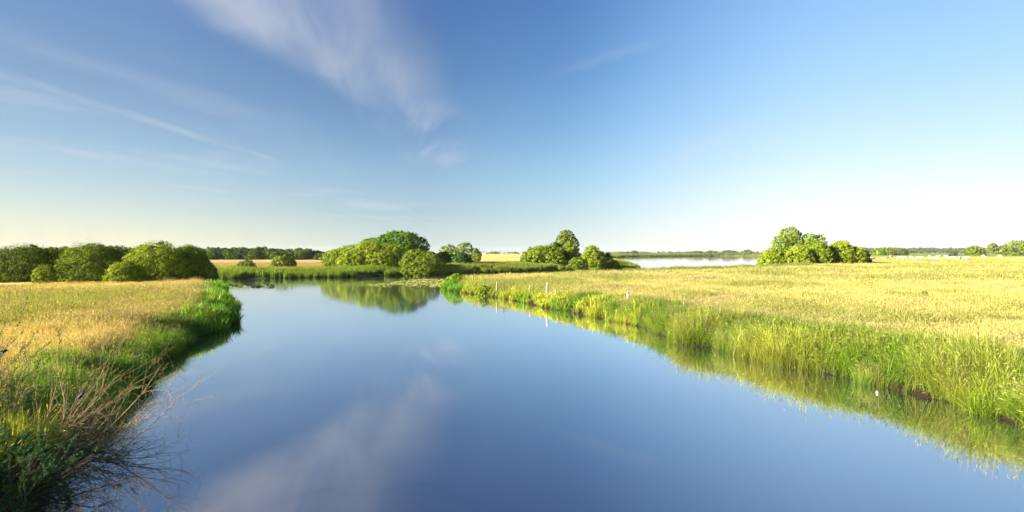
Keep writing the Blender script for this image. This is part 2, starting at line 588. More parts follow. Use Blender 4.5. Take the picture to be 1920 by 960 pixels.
# ------------------------------------------------------------ ground sheet (polar grid, fine near the viewer)
rs = 2.0 * 1.0215 ** np.arange(0, 384)
ang = np.concatenate([np.radians(np.arange(-58, 58, 0.27)), np.radians(np.arange(58, 302, 4.0))])
na_, nr_ = len(ang), len(rs)
gx = (rs[:, None] * np.sin(ang)[None, :]).ravel()
gy = (rs[:, None] * np.cos(ang)[None, :]).ravel()
gd = shore_dist(gx, gy)
gz = height(gx, gy, gd)
ii, jj = np.meshgrid(np.arange(nr_ - 1), np.arange(na_), indexing='ij')
j2 = (jj + 1) % na_
F = np.stack([ii * na_ + jj, ii * na_ + j2, (ii + 1) * na_ + j2, (ii + 1) * na_ + jj], -1).reshape(-1, 4)[:, ::-1]
zmax = gz[F].max(1)
keep = gd[F].max(1) > -6.0
me = make_mesh('ground', np.stack([gx, gy, gz], 1), F[keep], M['ground'], pattr={'land': land_colour(gx, gy, gd)}, smooth=True)
ground = tag(obj('ground', me), 'flat marsh meadows either side of the river out to the horizon', 'ground', kind='structure')

R_ = 7600.0
me = make_mesh('water', [(-R_, -R_, 0), (R_, -R_, 0), (R_, R_, 0), (-R_, R_, 0)], [(0, 1, 2, 3)], M['water'])
tag(obj('water', me), 'still blue river and lake reflecting sky and banks', 'water', kind='structure')


def gz_at(x, y):
    d = shore_dist([x], [y])
    return float(height([x], [y], d)[0])


# ============================================================ grass clumps (prototypes for the stuff objects)
def clump(n, h, w, spread, lean, rng, seed_frac=0.0, seed_l=0.1, seed_w=0.02, hvar=0.35, droop=0.4):
    a = rng.uniform(0, 2 * np.pi, n)
    r = spread * np.sqrt(rng.random(n))
    b = rng.uniform(0, 2 * np.pi, n)
    base = np.stack([r * np.cos(b), r * np.sin(b), np.zeros(n)], 1)
    dr = np.stack([np.cos(a), np.sin(a), np.zeros(n)], 1)
    ln = lean * rng.uniform(0.2, 1.6, n)
    hh = h * rng.uniform(1 - hvar, 1 + hvar * 0.6, n)
    fa = a + rng.uniform(-1.2, 1.2, n) + np.pi / 2
    side = np.stack([np.cos(fa), np.sin(fa), np.zeros(n)], 1)
    ts = np.array([0.0, 0.4, 0.75, 1.0])
    ws = np.array([0.8, 1.0, 0.7, 0.0])
    rows = []
    for t in ts:
        rows.append(base + dr * (ln * hh * t ** 1.7)[:, None] + np.array([0, 0, 1.0]) * (hh * (t - droop * ln * t ** 2.6))[:, None])
    V, F, H = [], [], []
    ww = w * rng.uniform(0.7, 1.3, n)
    for q in range(3):
        V += [rows[q] - side * (ww * ws[q] / 2)[:, None], rows[q] + side * (ww * ws[q] / 2)[:, None]]
        H += [np.full(n, ts[q])] * 2
    V.append(rows[3])
    H.append(np.full(n, 1.0))
    V = np.stack(V, 1).reshape(-1, 3)
    H = np.stack(H, 1).ravel()
    o = (np.arange(n) * 7)[:, None]
    F = np.concatenate([o + np.array([[0, 1, 3]]), o + np.array([[0, 3, 2]]), o + np.array([[2, 3, 5]]), o + np.array([[2, 5, 4]]), o + np.array([[4, 5, 6]])])
    tone = np.repeat(rng.random(n), 7)
    S = np.zeros(len(V))
    ns = int(n * seed_frac)
    if ns:
        tip = rows[3][:ns]
        tdir = rows[3][:ns] - rows[2][:ns]
        tdir /= np.linalg.norm(tdir, axis=1)[:, None]
        L = seed_l * rng.uniform(0.6, 1.3, ns)
        sv = []
        for sgn, wd in ((0, 0), (0.35, -1), (0.35, 1), (1, 0)):
            sv.append(tip + tdir * (L * (sgn - 0.5))[:, None] + side[:ns] * (wd * seed_w * rng.uniform(0.6, 1.3, ns))[:, None])
        up = np.cross(tdir, side[:ns])
        for wd in (-1, 1):
            sv.append(tip + tdir * (L * (0.35 - 0.5))[:, None] + up * (wd * seed_w)[..., None] if np.ndim(wd) else tip + tdir * (L * -0.15)[:, None] + up * (wd * seed_w))
        SV = np.stack(sv, 1).reshape(-1, 3)
        o2 = len(V) + (np.arange(ns) * 6)[:, None]
        SF = np.concatenate([o2 + np.array([q]) for q in ([0, 1, 3], [0, 3, 2], [0, 4, 3], [0, 3, 5])])
        V = np.concatenate([V, SV])
        F = np.concatenate([F, SF])
        H = np.concatenate([H, np.ones(ns * 6)])
        S = np.concatenate([S, np.ones(ns * 6)])
        tone = np.concatenate([tone, np.repeat(rng.random(ns), 6)])
    return V, F, dict(h=H, seed=S, tone=tone)


def weed(n, h, leaf, rng):
    """leafy herb: upright stems with pairs of pointed leaves"""
    V, F, H, T = [], [], [], []

    def quad(p, d, s, L, wd, hh, tn):
        o = len(V)
        V.extend([p, p + d * L * 0.45 + s * wd, p + d * L, p + d * L * 0.45 - s * wd])
        F.extend([(o, o + 1, o + 2), (o, o + 2, o + 3)])
        H.extend([hh] * 4)
        T.extend([tn] * 4)
    for i in range(n):
        p0 = np.array([rng.normal(0, 0.16), rng.normal(0, 0.16), 0])
        hh = h * rng.uniform(0.6, 1.1)
        tilt = np.array([rng.normal(0, .16), rng.normal(0, .16), 1.0])
        a0 = rng.uniform(0, 6.28)
        quad(p0, tilt, np.array([1.0, 0, 0]), hh, 0.008, 0.3, 0.4)
        for q in range(9):
            t = 0.15 + 0.85 * q / 9
            a = a0 + q * 2.4
            d = np.array([math.cos(a), math.sin(a), rng.uniform(-0.5, 0.35)])
            s = np.array([-math.sin(a), math.cos(a), rng.uniform(-.3, .3)])
            quad(p0 + tilt * hh * t, d, s, leaf * rng.uniform(0.7, 1.3) * (1.15 - 0.6 * t), leaf * 0.24, t, rng.random())
    return np.array(V), np.array(F), dict(h=np.array(H), seed=np.zeros(len(V)), tone=np.array(T))


def proto_collection(name, protos, mat):
    c = bpy.data.collections.new(name)
    for i, (V, F, at) in enumerate(protos):
        me = make_mesh(name, V, F, mat, pattr=at)
        c.objects.link(bpy.data.objects.new("%s_%02d" % (name, i), me))
    return c


def scatter_tree(coll):
    g = bpy.data.node_groups.new('scatter_' + coll.name, 'GeometryNodeTree')
    g.interface.new_socket('Geometry', in_out='INPUT', socket_type='NodeSocketGeometry')
    g.interface.new_socket('Geometry', in_out='OUTPUT', socket_type='NodeSocketGeometry')
    gi, go = g.nodes.new('NodeGroupInput'), g.nodes.new('NodeGroupOutput')
    ci = g.nodes.new('GeometryNodeCollectionInfo')
    ci.inputs['Collection'].default_value = coll
    ci.inputs['Separate Children'].default_value = True
    ci.inputs['Reset Children'].default_value = True
    ip = g.nodes.new('GeometryNodeInstanceOnPoints')
    ip.inputs['Pick Instance'].default_value = True

    def att(nm, typ):
        nd = g.nodes.new('GeometryNodeInputNamedAttribute')
        nd.data_type = typ
        nd.inputs['Name'].default_value = nm
        return nd.outputs['Attribute']
    L = g.links.new
    L(gi.outputs[0], ip.inputs['Points'])
    L(ci.outputs[0], ip.inputs['Instance'])
    L(att('idx', 'INT'), ip.inputs['Instance Index'])
    L(att('rot', 'FLOAT_VECTOR'), ip.inputs['Rotation'])
    L(att('scl', 'FLOAT_VECTOR'), ip.inputs['Scale'])
    L(ip.outputs[0], go.inputs[0])
    return g


_trees = {}


def scatter(name, coll, pos, scl, col, tipc, rng, label, cat, parent=None, tilt=0.12, rotz=None):
    n = len(pos)
    me = bpy.data.meshes.new(name)
    me.vertices.add(n)
    me.vertices.foreach_set('co', np.ascontiguousarray(pos, np.float32).ravel())
    rot = np.stack([rng.normal(0, tilt, n), rng.normal(0, tilt, n), rng.uniform(0, 6.283, n)], 1)
    if scl.ndim == 1:
        scl = np.stack([scl, scl, scl], 1)
    for nm, arr in (('rot', rot), ('scl', scl), ('col', col), ('tipc', tipc)):
        me.attributes.new(nm, 'FLOAT_VECTOR', 'POINT').data.foreach_set('vector', np.ascontiguousarray(arr, np.float32).ravel())
    me.attributes.new('idx', 'INT', 'POINT').data.foreach_set('value', rng.integers(0, len(coll.objects), n).astype(np.int32))
    o = obj(name, me, parent)
    md = o.modifiers.new('scatter', 'NODES')
    if coll.name not in _trees:
        _trees[coll.name] = scatter_tree(coll)
    md.node_group = _trees[coll.name]
    return tag(o, label, cat, kind='stuff')


r_ = np.random.default_rng(21)
C_MEADOW_N = proto_collection('meadow_near', [clump(42, .50, .007, .20, .38, r_, .45, .08, .006) for _ in range(6)], M['grass'])
C_MEADOW_M = proto_collection('meadow_mid', [clump(44, .48, .013, .40, .40, r_, .35, .10, .010, hvar=.45) for _ in range(6)], M['grass'])
C_MEADOW_F = proto_collection('meadow_far', [clump(46, .46, .030, 1.0, .42, r_, .25, .14, .02, hvar=.5) for _ in range(6)], M['grass'])
C_BANK = proto_collection('bank_tall', [clump(80, .82, .0072, .25, .58, r_, .22, .1, .007, droop=.6, hvar=.55) for _ in range(6)], M['grass'])
C_BANK_F = proto_collection('bank_tall_far', [clump(36, .92, .04, .3, .42, r_, .05, .12, .02, droop=.55) for _ in range(4)], M['grass'])
C_PINK = proto_collection('seeding_grass', [clump(40, .74, .006, .24, .32, r_, .8, .12, .0060, droop=.4, hvar=.5) for _ in range(5)], M['grass'])
C_PINK_F = proto_collection('seeding_grass_far', [clump(36, .74, .011, .34, .32, r_, .8, .14, .011, droop=.4, hvar=.5) for _ in range(4)], M['grass'])
C_REED = proto_collection('reed_clump', [clump(30, 1.45, .045, .40, .20, r_, .12, .22, .04, hvar=.3, droop=.5) for _ in range(6)], M['reed'])
C_WEED = proto_collection('herb', [weed(8, .80, .085, r_) for _ in range(5)], M['grass'])


def sample(n, r0, r1, p, rng, a0=-47.5, a1=47.5):
    """random points with areal density falling as r**-p"""
    q = 2.0 - p
    t = rng.random(n)
    r = (r0 ** q + t * (r1 ** q - r0 ** q)) ** (1 / q) if abs(q) > 1e-6 else r0 * (r1 / r0) ** t
    an = np.radians(rng.uniform(a0, a1, n))
    return r * np.sin(an), r * np.cos(an)


def land(x, y):
    d = shore_dist(x, y)
    return d, height(x, y, d)


def meadow_cols(x, y, d, rng):
    n = len(x)
    s = sstep(x / np.maximum(y, 3.0), -0.35, 0.1)[:, None]
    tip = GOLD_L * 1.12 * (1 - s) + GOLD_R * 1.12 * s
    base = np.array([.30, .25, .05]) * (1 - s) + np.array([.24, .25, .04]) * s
    g = sstep(fbm(x * 0.09 + 40, y * 0.08 + 9, 4), 0.42, 0.66)
    g = np.clip(g + sstep(fbm(x * 0.45, y * 0.45 + 3, 2), .60, .80) * .8, 0, 1)[:, None]
    tip = tip * (1 - .78 * g) + np.array([.27, .35, .04]) * .78 * g
    base = base * (1 - .6 * g) + np.array([.12, .19, .025]) * .6 * g
    pk = sstep(fbm(x * 0.22 + 70, y * 0.22, 3), .52, .72)[:, None] * .6 * (1 - .3 * s)
    tip = tip * (1 - pk) + PINK * pk
    j = rng.uniform(.82, 1.18, (n, 1))
    return base * j, tip * j, g[:, 0]


# --- meadow on both banks
def meadow(name, side, n, r0, r1, p, coll, dmin, seed, label):
    rng = np.random.default_rng(seed)
    x, y = sample(n, r0, r1, p, rng)
    lim = np.where(y < 62, -8.0 + 0 * y, -8.0)
    sel = (x > -9) if side > 0 else ((x < -9) & (y < 62.5))
    x, y = x[sel], y[sel]
    d, z = land(x, y)
    sel = (d > dmin * rng.uniform(.5, 1.5, len(d)))
    if side > 0:
        sel &= ~((y > 95) & (x < 31))
    x, y, d, z = x[sel], y[sel], d[sel], z[sel]
    base, tip, g = meadow_cols(x, y, d, rng)
    s = rng.uniform(.75, 1.25, len(x)) * (0.70 + .55 * fbm(x * .35, y * .35, 3)) * (.9 + .25 * g)
    scatter(name, coll, np.stack([x, y, z - .02], 1), s, base, tip, rng, label, 'grass')


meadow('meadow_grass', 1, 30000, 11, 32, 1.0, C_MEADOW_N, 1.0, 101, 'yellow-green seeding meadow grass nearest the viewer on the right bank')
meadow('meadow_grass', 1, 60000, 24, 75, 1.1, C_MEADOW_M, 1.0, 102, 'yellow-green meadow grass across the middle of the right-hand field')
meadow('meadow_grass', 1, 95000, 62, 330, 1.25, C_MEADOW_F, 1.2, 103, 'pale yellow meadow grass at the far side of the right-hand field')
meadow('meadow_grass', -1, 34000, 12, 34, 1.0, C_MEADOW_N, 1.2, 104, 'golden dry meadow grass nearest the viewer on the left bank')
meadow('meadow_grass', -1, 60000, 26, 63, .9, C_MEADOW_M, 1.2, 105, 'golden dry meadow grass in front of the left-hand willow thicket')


# --- tall grass along the water's edge
def bank(name, side, n, r0, r1, p, coll, dlo, dhi, seed, label, kind):
    rng = np.random.default_rng(seed)
    x, y = sample(n, r0, r1, p, rng, -60, 60)
    sel = (x > -9) & (y < 84) if side > 0 else (x < -5) & (y < 64)
    x, y = x[sel], y[sel]
    d, z = land(x, y)
    thin = (side > 0) | (rng.random(len(x)) < .30 + .7 * sstep(np.hypot(x + 8.2, y - 9.0), 1.2, 3.2))
    x, y, d, z = x[thin], y[thin], d[thin], z[thin]
    tuft = fbm(x * .55 + 3, y * .55, 2)
    big = fbm(x * .16 + 3, y * .16 + 8, 2)
    far = np.clip(np.hypot(x, y) / 60, 0, 1)
    hi = dhi * (.45 + 1.1 * big)
    gap = sstep(fbm(x * 1.9 + 60, y * 1.9, 2), .60, .74)
    bulge = sstep(fbm(x * .75 + 11, y * .75 + 4, 2), .50, .70)
    sel = (d > dlo * (.10 + .85 * gap) - .38 * bulge * (1 - gap)) & (d < hi * rng.uniform(.6, 1.25, len(d)))
    x, y, d, z, tuft, big, far = [q[sel] for q in (x, y, d, z, tuft, big, far)]
    m_ = len(x)
    dry = sstep(tuft, .52, .72)[:, None]
    lite = sstep(fbm(x * .3 + 20, y * .3, 3), .35, .7)[:, None]
    if kind == 'green':
        c0 = (DEEP * (1 - lite) + GREEN * lite) if side < 0 else (np.array([.14, .28, .013]) * (1 - lite) + np.array([.38, .47, .028]) * lite)
        c1 = c0 * 1.25 + (np.array([.05, .045, .0]) if side > 0 else np.array([.015, .03, 0]))
        if side > 0:
            c1 = c1 * (1 - .5 * dry) + np.array([.46, .46, .08]) * .5 * dry
            c0 = c0 * (1 - .4 * dry) + np.array([.30, .31, .05]) * .4 * dry
        s = rng.uniform(.65, 1.25, m_) * (.48 + 1.0 * tuft) * ((.98 - .36 * sstep(y, 22.5, 27)) if side > 0 else .84)
    else:
        c0 = np.array([.32, .29, .06]) * np.ones((m_, 1))
        c1 = (PINK * .7 + (GOLD_L if side < 0 else GOLD_R) * .3) * (.85 + .3 * lite)
        s = rng.uniform(.8, 1.3, m_) * (.80 + .4 * tuft) * ((.84 - .3 * far) if side > 0 else .74)
    j = rng.uniform(.8, 1.2, (m_, 1))
    scatter(name, coll, np.stack([x, y, np.maximum(z - .03, -.06)], 1), s, c0 * j * (np.array([.62, .60, .55]) if kind == 'green' else 1.0), c1 * j, rng, label, 'grass', tilt=.16)  # blade bases darkened: dead thatch plus painted shade low on the bank


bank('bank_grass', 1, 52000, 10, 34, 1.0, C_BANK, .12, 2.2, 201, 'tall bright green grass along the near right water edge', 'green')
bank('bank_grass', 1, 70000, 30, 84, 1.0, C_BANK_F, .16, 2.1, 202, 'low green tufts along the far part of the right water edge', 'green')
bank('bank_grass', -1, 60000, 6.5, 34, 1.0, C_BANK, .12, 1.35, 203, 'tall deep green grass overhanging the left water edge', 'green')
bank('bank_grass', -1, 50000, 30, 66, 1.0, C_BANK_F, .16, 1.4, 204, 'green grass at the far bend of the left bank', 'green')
bank('seeding_grass', 1, 17000, 10, 34, 1.0, C_PINK, .8, 4.2, 205, 'pinkish seed heads behind the green fringe of the right bank', 'pink')
bank('seeding_grass', -1, 11000, 8, 34, 1.0, C_PINK, 1.1, 5.5, 206, 'purplish seed heads behind the green fringe of the left bank', 'pink')
bank('seeding_grass', -1, 9000, 30, 64, 1.0, C_PINK_F, 1.0, 6.0, 207, 'brownish seed heads at the far bend of the left bank', 'pink')

# --- leafy herbs in the right bank
rng = np.random.default_rng(77)
x, y = sample(40000, 10, 40, 1.0, rng, 5, 56)
d, z = land(x, y)
hb = fbm(x * .35 + 50, y * .35, 2)
sel = (d > .12) & (d < 2.2) & (hb > .47) & (rng.random(len(d)) < .6)
x, y, z, hb = x[sel], y[sel], z[sel], hb[sel]
t_ = rng.random((len(x), 1))
c0 = np.array([.07, .18, .012]) * (1 - t_) + np.array([.19, .31, .02]) * t_
scatter('herb_patch', C_WEED, np.stack([x, y, z - .02], 1), rng.uniform(.7, 1.25, len(x)), c0, c0 * 1.3, rng, 'broad-leaved green herbs growing in the right bank', 'weeds')


# --- reeds on the far bank
def reeds(name, n, sel_fn, depth, seed, c0, c1, label, hs=1.0, a0=-50, a1=50, r0=75, r1=190):
    rng = np.random.default_rng(seed)
    x, y = sample(n, r0, r1, 1.2, rng, a0, a1)
    s0 = sel_fn(x, y)
    x, y = x[s0], y[s0]
    d, z = land(x, y)
    bite = fbm(x * .22, y * .22 + 6, 2)
    sel = (d > 0.02 - .3 + 1.6 * sstep(bite, .52, .70)) & (d < depth * rng.uniform(.6, 1.2, len(d)))
    x, y, z, d, bite = x[sel], y[sel], z[sel], d[sel], bite[sel]
    t = fbm(x * .13 + 9, y * .3, 2)[:, None]
    j = rng.uniform(.8, 1.2, (len(x), 1))
    s = rng.uniform(.75, 1.15, len(x)) * hs * (.8 + .4 * bite)
    ca = np.array(c0) * (.75 + .5 * t)
    cb = np.array(c1) * (.75 + .5 * t)
    scatter(name, C_REED, np.stack([x, y, np.maximum(z - .05, -.1)], 1), s, ca * j, cb * j, rng, label, 'reeds', tilt=.08)


on_far = lambda x, y: (x < 32) & (y > 70 + 0 * x) & ~((x > -9) & (y < 96)) & ~((x < -33) & (y < 72))
reeds('reeds', 60000, lambda x, y: on_far(x, y) & (x < -12.5), 6.5, 301, (.09, .20, .010), (.24, .36, .022), 'bright green reeds along the far bank under the willows', .66, -50, 0, 78, 130)
reeds('reeds', 60000, lambda x, y: on_far(x, y) & (x >= -12.5), 16, 302, (.09, .19, .015), (.27, .36, .035), 'green reed bed in front of the middle tree clump', .72, -12, 22, 90, 160)
reeds('reeds', 26000, lambda x, y: (x > 18) & (x < 75) & (y < 165) & (y < 88 + .72 * x + 6), 5.0, 303, (.10, .17, .02), (.22, .27, .05), 'green rushes between the right-hand field and the lake', .62, 8, 40, 85, 170)
reeds('reeds', 20000, lambda x, y: (y > 300), 20, 304, (.10, .16, .02), (.22, .26, .05), 'low reeds on the far shore of the lake', 1.9, 5, 30, 300, 720)
rng = np.random.default_rng(88)
x, y = sample(26000, 88, 175, 1.2, rng, -33, 16)
d, z = land(x, y)
sel = (d > 5) & (y > 84)
sel &= ~((x < -9) & (y < 70))
x, y, z = x[sel], y[sel], z[sel]
bl = sstep(x / y, -.2, -.06)[:, None]
c0 = np.array([.34, .25, .07]) * (1 - bl) + np.array([.16, .19, .03]) * bl
c1 = np.array([.52, .39, .15]) * (1 - bl) + np.array([.27, .27, .055]) * bl
scatter('meadow_grass', C_MEADOW_F, np.stack([x, y, z - .02], 1), rng.uniform(.7, 1.1, len(x)), c0, c1, rng, 'straw-coloured rough grass on the far bank behind the reeds', 'grass')

# --- lily pads
def pads(name, pts, label, seed):
    rng = np.random.default_rng(seed)
    V, F, T = [], [], []
    for (x, y) in pts:
        r = rng.uniform(.11, .22)
        k = 9
        a0 = rng.uniform(0, 6.28)
        tz = rng.normal(0, .16, 2)
        o = len(V)
        V.append((x, y, .02))
        for i in range(k):
            a = a0 + (i / (k - 1)) * 5.7
            ex, ey = r * math.cos(a), r * math.sin(a)
            V.append((x + ex, y + ey, max(.008, .02 + ex * tz[0] + ey * tz[1] + rng.uniform(0, .03))))
        tn = rng.random()
        for i in range(k - 1):
            F.append((o, o + 1 + i, o + 2 + i))
            T.append(tn)
    me = make_mesh(name, V, F, M['pad'], fattr={'tone': np.array(T)})
    return tag(obj(name, me), label, 'lily pads', kind='stuff')


M['pad'] = leaf_mat('lily_leaf', (.20, .26, .05), (.50, .48, .20), .1)
rng = np.random.default_rng(5)
pp = []
while len(pp) < 3600:
    px, py = rng.uniform(690, 842), rng.uniform(523.5, 540)
    top = 534 - 11 * sstep(px, 690, 800)
    if py < top or (py > 538.5 - 3 * sstep(-px, -720, -690)):
        continue
    if fbm(px * .05, py * .35, 2) < .40 - .1 * sstep(px, 730, 800):
        continue
    pp.append(wp(px, py))
pads('lily_pads', pp, 'raft of pale lily pads floating off the tip of the right bank', 1)
pp = []
while len(pp) < 220:
    px, py = rng.uniform(416, 515), rng.uniform(532, 540)
    if fbm(px * .06, py * .5 + 3, 2) > .50:
        pp.append(wp(px, py))
pads('lily_pads', pp, 'scattered lily pads beside the far bend of the left bank', 2)


# ============================================================ trees and bushes
def leaf_cloud(lobes, n, size, rng, fill=0.22, lump=0.30, flat=0.75, zmin=0.0):
    """many small leaf faces gathered in sprays on the shells of several overlapping lobes"""
    lobes = np.asarray(lobes, float)
    area = lobes[:, 3] * lobes[:, 4] + lobes[:, 4] * lobes[:, 5] + lobes[:, 3] * lobes[:, 5]
    pr = area / area.sum()
    # sprays
    nc = max(24, int(n / 30))
    li = rng.choice(len(lobes), nc, p=pr)
    dv = rng.normal(size=(nc, 3))
    dv[:, 2] += 0.22
    dv /= np.linalg.norm(dv, axis=1)[:, None]
    rad = 1.0 - np.abs(rng.normal(0, .10, nc)) + (rng.random(nc) < .16) * rng.uniform(0, .13, nc)
    ctr = lobes[li, :3] + dv * lobes[li, 3:] * rad[:, None]
    srad = .58 * lump * np.cbrt(lobes[li, 3] * lobes[li, 4] * lobes[li, 5]) * rng.uniform(.6, 1.3, nc)
    ctone = np.clip(rng.normal(.48, .21, nc), 0, 1)
    # drop sprays buried in other lobes
    inside = np.zeros(nc, bool)
    for L in lobes:
        q = (ctr - L[:3]) / (L[3:] * .80)
        inside |= (q ** 2).sum(1) < 1
    w = np.where(inside, .18, 1.0)
    ns = int(n * (1 - fill))
    ci = rng.choice(nc, ns, p=w / w.sum())
    off = rng.normal(size=(ns, 3))
    off /= np.linalg.norm(off, axis=1)[:, None]
    off *= (srad[ci] * rng.random(ns) ** .45)[:, None]
    off[:, 2] *= flat
    P1 = ctr[ci] + off
    N1 = dv[ci] * .8 + off / srad[ci][:, None] * .8
    T1 = ctone[ci]
    nf = n - ns
    li2 = rng.choice(len(lobes), nf, p=pr)
    d2 = rng.normal(size=(nf, 3))
    d2 /= np.linalg.norm(d2, axis=1)[:, None]
    P2 = lobes[li2, :3] + d2 * lobes[li2, 3:] * (rng.random(nf) ** .5 * .9)[:, None]
    P = np.concatenate([P1, P2])
    N = np.concatenate([N1, d2]) + rng.normal(0, .55, (n, 3))
    T = np.clip(np.concatenate([T1, rng.uniform(.1, .5, nf)]) + rng.normal(0, .24, n), 0, 1)  # inner fill leaves toned darker, crown shade put into the colour
    ok = P[:, 2] > zmin
    P, N, T = P[ok], N[ok], T[ok]
    n = len(P)
    N /= np.linalg.norm(N, axis=1)[:, None] + 1e-9
    a = rng.normal(size=(n, 3))
    t = np.cross(N, a)
    t /= np.linalg.norm(t, axis=1)[:, None] + 1e-9
    b = np.cross(N, t)
    s = size * rng.uniform(.65, 1.35, n)[:, None]
    V = np.stack([P - t * s * .60 - b * s * .16, P + b * s * .48 - t * s * .12, P + t * s * .72], 1).reshape(-1, 3)
    F = np.arange(n * 3).reshape(-1, 3)
    return V, F, T


def tube(path, rad, k=6):
    path = np.asarray(path, float)
    n = len(path)
    tg = np.gradient(path, axis=0)
    tg /= np.linalg.norm(tg, axis=1)[:, None] + 1e-9
    ref = np.array([0.31, 0.95, 0.07]) if abs(tg[0][2]) > .6 else np.array([0.05, 0.1, 1.0])
    s = np.cross(tg, ref)
    s /= np.linalg.norm(s, axis=1)[:, None] + 1e-9
    b = np.cross(tg, s)
    an = np.linspace(0, 2 * np.pi, k, endpoint=False)
    rad = np.asarray(rad, float)
    V = (path[:, None, :] + (s[:, None, :] * np.cos(an)[None, :, None] + b[:, None, :] * np.sin(an)[None, :, None]) * rad[:, None, None]).reshape(-1, 3)
    i, j = np.meshgrid(np.arange(n - 1), np.arange(k), indexing='ij')
    j2 = (j + 1) % k
    F = np.stack([i * k + j, i * k + j2, (i + 1) * k + j2, (i + 1) * k + j], -1).reshape(-1, 4)
    return V, F


def join(parts):
    Vs, Fs, o = [], [], 0
    for V, F in parts:
        Vs.append(V)
        Fs.append(F + o)
        o += len(V)
    return np.concatenate(Vs), np.concatenate(Fs)


def stems_mesh(lobes, trunk_r, single, rng):
    lobes = np.asarray(lobes, float)
    parts = []
    H = (lobes[:, 2]).max()
    cx, cy = lobes[:, 0].mean(), lobes[:, 1].mean()
    if single:
        n = 9
        t = np.linspace(0, 1, n)
        path = np.stack([cx * t + np.sin(t * 4) * trunk_r * .5, cy * t + np.cos(t * 5) * trunk_r * .4, -.25 + t * (H + .25) * .92], 1)
        rr = trunk_r * (1 - .8 * t) * (1 + .7 * np.exp(-t * 9))
        parts.append(tube(path, rr, 8))
    for L in lobes:
        t = np.linspace(0, 1, 7)
        if single:
            z0 = min(L[2] * .45, H * .5)
            p0 = np.array([cx * z0 / max(H, .1), cy * z0 / max(H, .1), z0])
            r0 = trunk_r * .45
        else:
            p0 = np.array([cx + rng.normal(0, .35), cy + rng.normal(0, .3), -.25])
            r0 = trunk_r * .6
        p1 = L[:3] + np.array([0, 0, L[5] * .35])
        mid = (p0 + p1) / 2 + np.array([rng.normal(0, .2), rng.normal(0, .2), .15 * (p1[2] - p0[2])])
        path = ((1 - t) ** 2)[:, None] * p0 + (2 * t * (1 - t))[:, None] * mid + (t ** 2)[:, None] * p1
        parts.append(tube(path, r0 * (1 - .85 * t), 6))
        for q in range(3):
            tt = rng.uniform(.45, .85)
            s0 = path[int(tt * 6)]
            dd = rng.normal(size=3) * L[3:] * .75
            dd[2] = abs(dd[2]) * .6
            pth = np.stack([s0 + dd * w_ + np.array([0, 0, .1 * w_ * w_]) for w_ in np.linspace(0, 1, 4)])
            parts.append(tube(pth, r0 * .32 * (1 - .8 * np.linspace(0, 1, 4)), 5))
    return join(parts)


def dome_lobes(Wd, Hh, rng, n=9, depth=.75, shape='dome'):
    """overlapping lobes whose union fills a crown Wd wide and Hh high"""
    out = []
    hw, hd = Wd / 2, Wd * depth / 2
    if shape == 'dome':
        zc = Hh * .30
        out.append((0, 0, zc, hw * .86, hd * .86, Hh * .65))
        m_ = n * 4 + 6
        for i in range(m_):
            zf = 1 - 1.15 * (i + .5) / m_
            a = i * 2.39996 + rng.uniform(-.35, .35)
            q = math.sqrt(max(0.0, 1 - max(zf, 0.0) ** 2.2))
            r = min(hw, Hh * .7) * rng.uniform(.12, .34)
            k = rng.uniform(.86, 1.03)
            x, y = (hw - r) * q * k * math.cos(a), (hd - r) * q * k * math.sin(a)
            z = max(r * .35, (Hh - r) * max(zf, 0.02) ** .9 * rng.uniform(.90, 1.0))
            out.append((x, y, z, r * 1.15, r, r * rng.uniform(.8, 1.05)))
    elif shape == 'hedge':
        for q in (-.42, 0, .42):
            out.append((hw * q, 0, Hh * .36, hw * .46, hd * .8, Hh * .56))
        m_ = n * 5 + 8
        for i in range(m_):
            zf = 1 - 1.1 * (i + .5) / m_
            a = i * 2.39996 + rng.uniform(-.35, .35)
            q = math.sqrt(rng.uniform(.35, 1)) if zf > .55 else 1.0
            r = min(hw, Hh * .7) * rng.uniform(.12, .34)
            x, y = (hw - r) * q * math.cos(a), (hd - r) * q * math.sin(a)
            z = max(r * .35, (Hh - r) * min(1.0, max(zf, .02) * 1.5) * rng.uniform(.88, 1.0))
            out.append((x, y, z, r * 1.15, r, r * rng.uniform(.8, 1.05)))
    elif shape == 'round':
        cz = Hh * .60
        out.append((0, 0, cz, hw * .62, hd * .62, Hh * .30))
        for i in range(n + 4):
            dv = rng.normal(size=3)
            dv /= np.linalg.norm(dv)
            r = min(hw, Hh * .4) * rng.uniform(.34, .46)
            out.append((dv[0] * (hw - r), dv[1] * (hd - r), cz + dv[2] * (Hh * .40 - r), r * 1.1, r, r * .85))
    elif shape == 'cone':
        for i in range(n + 3):
            t = (i + .5) / (n + 3)
            w = hw * (1 - t) ** .6 * .9 + .12 * hw
            r = max(w * .55, hw * .24)
            a = i * 2.4
            out.append((math.cos(a) * w * .4, math.sin(a) * w * .4, Hh * (.12 + .80 * t), r, r, r * 1.15))
    return out


